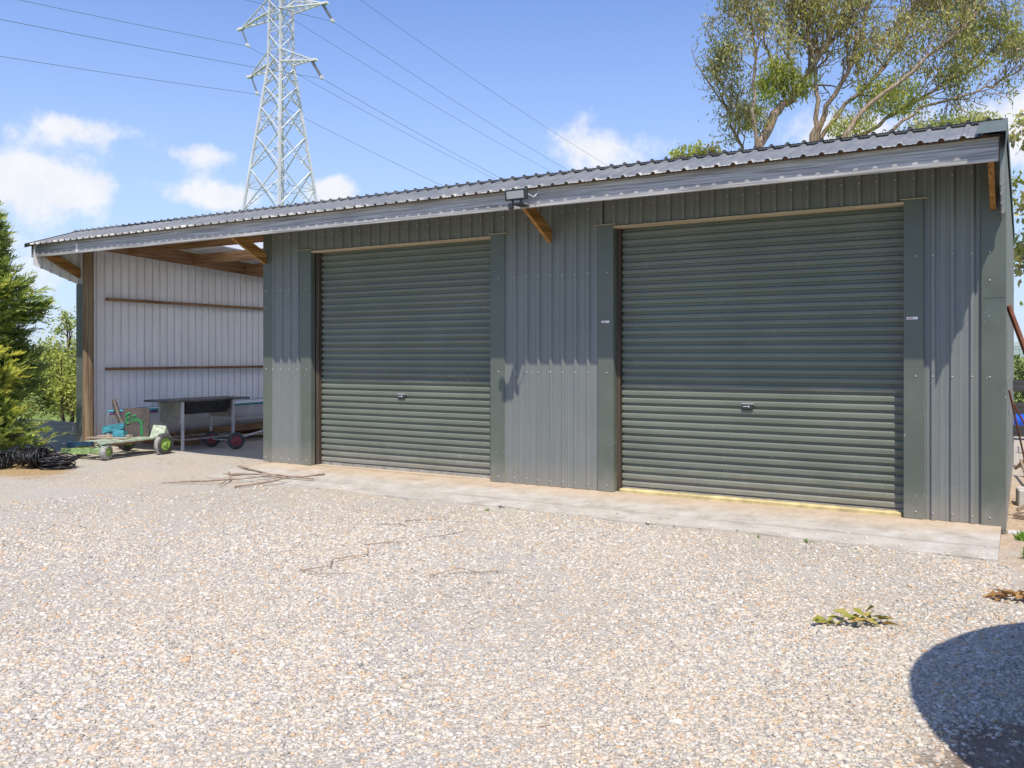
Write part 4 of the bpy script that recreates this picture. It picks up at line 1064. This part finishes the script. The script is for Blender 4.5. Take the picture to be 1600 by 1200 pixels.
# ------------------------------------------------------------------ off to the right: round water tank that throws the round shadow
tk = thing('water_tank', (2.02, 4.04, GZ), 'round dark green plastic water tank standing right of the gravel yard', 'tank')
m = MB(); pr_ = [(0, 1.77)]
for i in range(7):
    z0 = .1+i*.35; pr_ += [(z0, 1.77), (z0+.04, 1.80), (z0+.25, 1.80), (z0+.29, 1.77)]
pr_ += [(2.58, 1.77), (2.62, 1.70), (2.80, 1.0), (2.88, .4), (2.89, .05)]
m.lathe((2.02, 4.04, GZ), (0, 0, 1), pr_, 64); m.build('tank_body', M['tank'], tk)
m = MB(); m.lathe((2.02, 4.04, GZ+2.885), (0, 0, 1), [(0, .28), (.06, .28), (.08, .22)], 32); m.build('lid', M['tank'], tk)

# ------------------------------------------------------------------ transmission tower and lines
yaw = R(30.7); RT = Vector((math.cos(yaw), math.sin(yaw), 0)); FW = Vector((-math.sin(yaw), math.cos(yaw), 0))
S0 = 90.; TC = RT*(S0*(439-800)/1350) + FW*S0
phi = R(33); U = RT*math.cos(phi) - FW*math.sin(phi); Vd = RT*math.sin(phi) + FW*math.cos(phi)
pylon = thing('pylon', (TC.x, TC.y, -1.5), 'tall galvanised lattice transmission tower behind the shed', 'pylon')
def T(u, v, z): return Vector((TC.x, TC.y, 0)) + U*u + Vd*v + Vector((0, 0, z))
ZW = 31.5; AW = .93
def half(z): return AW + max(0, ZW-z)*.1175 if z < ZW else AW - max(0, z-40)*.05
lg = MB(); LEG = [(-1, -1), (1, -1), (1, 1), (-1, 1)]
for (su, sv) in LEG:
    l1 = MB()
    l1.bar(T(su*half(-1.5), sv*half(-1.5), -1.5), T(su*half(ZW), sv*half(ZW), ZW), .24, .24, up=U)
    l1.bar(T(su*half(ZW), sv*half(ZW), ZW), T(su*half(44), sv*half(44), 44), .19, .19, up=U)
    l1.build('leg', M['pylon'], pylon)
br = MB(); zs = [-1.5, 5.5, 11.5, 16.6, 20.9, 24.4, 27.4, 29.6, 31.5]
zs2 = [31.5, 33.2, 35.1, 36.9, 38.6, 40.4, 42.0, 44.0]
def br_bar(a_, c_, w=.09): br.bar(a_, c_, w, w, up=(.3, .2, 1))
for zz, w in ((zs, .11), (zs2, .09)):
    for z0, z1 in zip(zz[:-1], zz[1:]):
        for i in range(4):
            a_, c_ = LEG[i], LEG[(i+1) % 4]
            A0 = T(a_[0]*half(z0), a_[1]*half(z0), z0); A1 = T(a_[0]*half(z1), a_[1]*half(z1), z1); C0 = T(c_[0]*half(z0), c_[1]*half(z0), z0); C1 = T(c_[0]*half(z1), c_[1]*half(z1), z1)
            br_bar(A0, C1, w); br_bar(C0, A1, w)
            if zz is zs:
                X = (A0*(C1-C0).length + 0*A0) if False else None
                t_ = half(z0)/(half(z0)+half(z1)); X = A0.lerp(C1, t_)
                for (q0, q1) in ((A0, A1), (C0, C1)):
                    mid = q0.lerp(q1, t_); br_bar(mid, q0.lerp(X, .5), .055); br_bar(mid, q1.lerp(X, .5), .055)
                if z0 in (16.6, 24.4, 11.5): br_bar(A0.lerp(A1, t_), X, .07); br_bar(X, C0.lerp(C1, t_), .07)
            else: br_bar(A1, C1, .06)
br.build('bracing', M['pylon'], pylon)
pk = MB()
for (su, sv) in LEG: pk.bar(T(su*half(44), sv*half(44), 44), T(0, 0, 48), .1, .1)
pk.build('peak', M['pylon'], pylon)
tips = []
for (zt, zroot, zlow, Lh) in ((31.5, 33.2, 31.9, 4.75), (36.9, 38.6, 37.3, 6.26), (42.0, 43.6, 42.3, 5.0)):
    for sg in (-1, 1):
        arm = MB(); tip = T(sg*Lh, 0, zt); h_ = half(zroot); hl = half(zlow)
        def ab(a_, c_, w=.08): arm.bar(a_, c_, w, w, up=(.3, .2, 1))
        tops = [T(sg*h_, s*h_, zroot) for s in (-1, 1)]; lows = [T(sg*hl, s*hl, zlow) for s in (-1, 1)]
        for p in tops + lows: ab(p, tip, .12)
        N = 5
        for i in range(N):
            f0, f1 = i/N, (i+1)/N
            for k in (0, 1):
                ab(lows[k].lerp(tip, f0), tops[k].lerp(tip, f1), .06); ab(tops[k].lerp(tip, f1), lows[k].lerp(tip, f1), .055)
            ab(lows[0].lerp(tip, f0), lows[1].lerp(tip, f1), .06); ab(lows[1].lerp(tip, f0), lows[0].lerp(tip, f0), .06); ab(tops[0].lerp(tip, f0), tops[1].lerp(tip, f1), .05)
        arm.obox(tip + U*sg*.05, (.42, .20, .13), Matrix((U, Vd, Vector((0, 0, 1)))).transposed(), 0, .8)
        arm.build('cross_arm', M['pylon'], pylon)
        end = tip + U*(1.15 if sg > 0 else 1.1) + Vector((0, 0, -1.95))
        st = tip + U*(-.2*sg) + Vector((0, 0, -.12))
        ins = MB(); off = Vd*.12
        for s in ((-1, 1) if sg > 0 else (0,)):
            d_ = end-st; pts = []; rad = []
            for i in range(25): pts.append(st + off*s + d_*(i/24)*.93); rad.append(.105 if i % 2 else .045)
            ins.tube(pts, rad, 6)
        ins.build('insulator_string', M['insul'], pylon)
        cl = MB(); cl.obox(end, (.14, .20, .17), Matrix((U, Vd, Vector((0, 0, 1)))).transposed(), 0, .7); cl.build('clamp', M['pylon'], pylon)
        tips.append((end, zt, sg))
names = {(31.5, -1): 'overhead wire from the left tip of the lowest cross arm', (31.5, 1): 'overhead wire from the right tip of the lowest cross arm', (36.9, -1): 'overhead wire from the left tip of the wide cross arm', (36.9, 1): 'overhead wire from the right tip of the wide cross arm', (42.0, -1): 'overhead wire from the left tip of the topmost cross arm above the frame', (42.0, 1): 'topmost overhead wire right of the pylon, passing nearest the top of the frame'}
for end, zt, sg in tips:
    m = MB()
    for s in (-1, 1):
        span = 300.; sl = .155 if s > 0 else .15
        pts = []
        for i in range(41):
            k = span*(i/40)**1.3; pts.append(end + Vd*s*k + Vector((0, 0, -.12 - sl*k + sl*k*k/span)))
        m.tube(pts, .021, 5)
    props(m.build('overhead_wire', M['wire']), names[(zt, sg)], 'wire', 'overhead wires')

# ------------------------------------------------------------------ distant hills
h = MB(); rr = random.Random(4)
rows = []
for (dist, hh) in ((700, -1), (1500, 22), (1900, 30), (2300, -10)):
    rows.append([(dist*math.sin(t), dist*math.cos(t), (hh if hh < 0 else hh*(.55+.3*math.sin(t*5+dist)+.2*math.sin(t*13+1)+.12*math.sin(t*31)))) for t in [R(-100+ i*2) for i in range(101)]])
h.grid(rows, 0, True)
def hillmat():
    t = NT('far_hills'); v = t.coords(); c = t.ramp(t.noise(v, .012, 6, .65), [(.35, (.10, .15, .16)), (.5, (.24, .30, .24)), (.65, (.34, .38, .30))]); t.bsdf(c, .95); return t.mat
props(h.build('hills', hillmat()), kind='structure')

# ------------------------------------------------------------------ camera, sun, sky
cam = bpy.data.cameras.new('camera'); co = bpy.data.objects.new('camera', cam); col.objects.link(co)
co.location = (0, 0, 1.63); co.rotation_euler = (R(90), 0, R(30.7)); cam.sensor_width = 36; cam.lens = 1350/1600*36; cam.shift_y = -45/1600
cam.clip_end = 6000; cam.clip_start = .05; scene.camera = co
sd = Vector((.56, -.8, 1.83)).normalized()
sun = bpy.data.lights.new('sun', 'SUN'); sun.energy = 5.0; sun.angle = R(.53); sun.color = (1, .925, .80)
so = bpy.data.objects.new('sun', sun); col.objects.link(so); so.rotation_euler = sd.to_track_quat('Z', 'Y').to_euler()
w = bpy.data.worlds.new('World'); scene.world = w; w.use_nodes = True; t = w.node_tree; t.nodes.clear()
class WT(NT):
    def __init__(s): s.t = t
W_ = WT()
sky = W_.n('ShaderNodeTexSky', sky_type='NISHITA', sun_disc=False, sun_elevation=math.asin(sd.z), sun_rotation=math.atan2(sd.x, sd.y), air_density=1.0, dust_density=.6, ozone_density=2.2, altitude=50)
tc = W_.n('ShaderNodeTexCoord'); vec = tc.outputs['Generated']
sp = W_.n('ShaderNodeSeparateXYZ'); W_.l(vec, sp.inputs[0])
az = W_.math('ARCTAN2', sp.outputs[0], sp.outputs[1]); el = W_.math('ARCSINE', sp.outputs[2])
n1 = W_.noise(vec, 10, 6, .62); n2 = W_.noise(vec, 28, 4, .6)
tot = None
def pa(px, py):
    tt = (px-800)/1350; return (-R(30.7)+math.atan(tt), math.atan((555-py)/(1350*math.sqrt(1+tt*tt))))
for (px, py, wx, wy, amp) in ((135, 202, 85, 26, .95), (55, 282, 130, 40, 1.05), (320, 243, 60, 20, .8), (345, 306, 70, 26, .95), (520, 298, 42, 24, .95), (925, 232, 135, 48, .95), (1640, 185, 150, 70, 1.0), (60, 400, 150, 60, .55), (1300, 210, 110, 50, .7)):
    a0, e0 = pa(px, py); wa = wx/1350*1.0; we = wy/1350
    dx = W_.math('DIVIDE', W_.math('SUBTRACT', az, a0), wa); dy = W_.math('DIVIDE', W_.math('SUBTRACT', el, e0), we)
    # flatter base: scale downwards distance
    g_ = W_.math('MULTIPLY', W_.math('EXPONENT', W_.math('MULTIPLY', W_.math('ADD', W_.math('MULTIPLY', dx, dx), W_.math('MULTIPLY', dy, dy)), -.75)), amp)
    tot = g_ if tot is None else W_.math('ADD', tot, g_)
ns = W_.math('ADD', W_.math('MULTIPLY', n1, .75), W_.math('MULTIPLY', n2, .25))
den = W_.math('ADD', tot, W_.math('MULTIPLY', W_.math('SUBTRACT', ns, .5), 2.1))
mr = W_.n('ShaderNodeMapRange', interpolation_type='SMOOTHSTEP'); W_.l(den, mr.inputs[0]); mr.inputs[1].default_value = .48; mr.inputs[2].default_value = .92
hz = W_.n('ShaderNodeMapRange', interpolation_type='SMOOTHSTEP'); W_.l(el, hz.inputs[0]); hz.inputs[1].default_value = .46; hz.inputs[2].default_value = -.02
hz.inputs[3].default_value = 0; hz.inputs[4].default_value = .70
STR = .12
skyc = W_.mix(1.0, sky.outputs[0], (1.32, 1.42, 1.80), 'MULTIPLY')
skyc = W_.mix(hz.outputs[0], skyc, (.57/STR, .71/STR, .93/STR))
cloud = W_.mix(W_.ramp(n2, [(.35, 0), (.65, 1)]), (.88/STR, .90/STR, .95/STR), (.97/STR, .97/STR, .99/STR))
fin = W_.mix(W_.math('MULTIPLY', mr.outputs[0], .93), skyc, cloud)
bg = W_.n('ShaderNodeBackground'); bg.inputs['Strength'].default_value = STR; W_.l(fin, bg.inputs['Color'])
wo = W_.n('ShaderNodeOutputWorld'); W_.l(bg.outputs[0], wo.inputs['Surface'])
scene.view_settings.view_transform = 'Standard'; scene.view_settings.look = 'None'; scene.view_settings.exposure = 0
scene.cycles.max_bounces = 8; scene.cycles.transparent_max_bounces = 8

w.cycles.sampling_method = 'MANUAL'; w.cycles.sample_map_resolution = 512
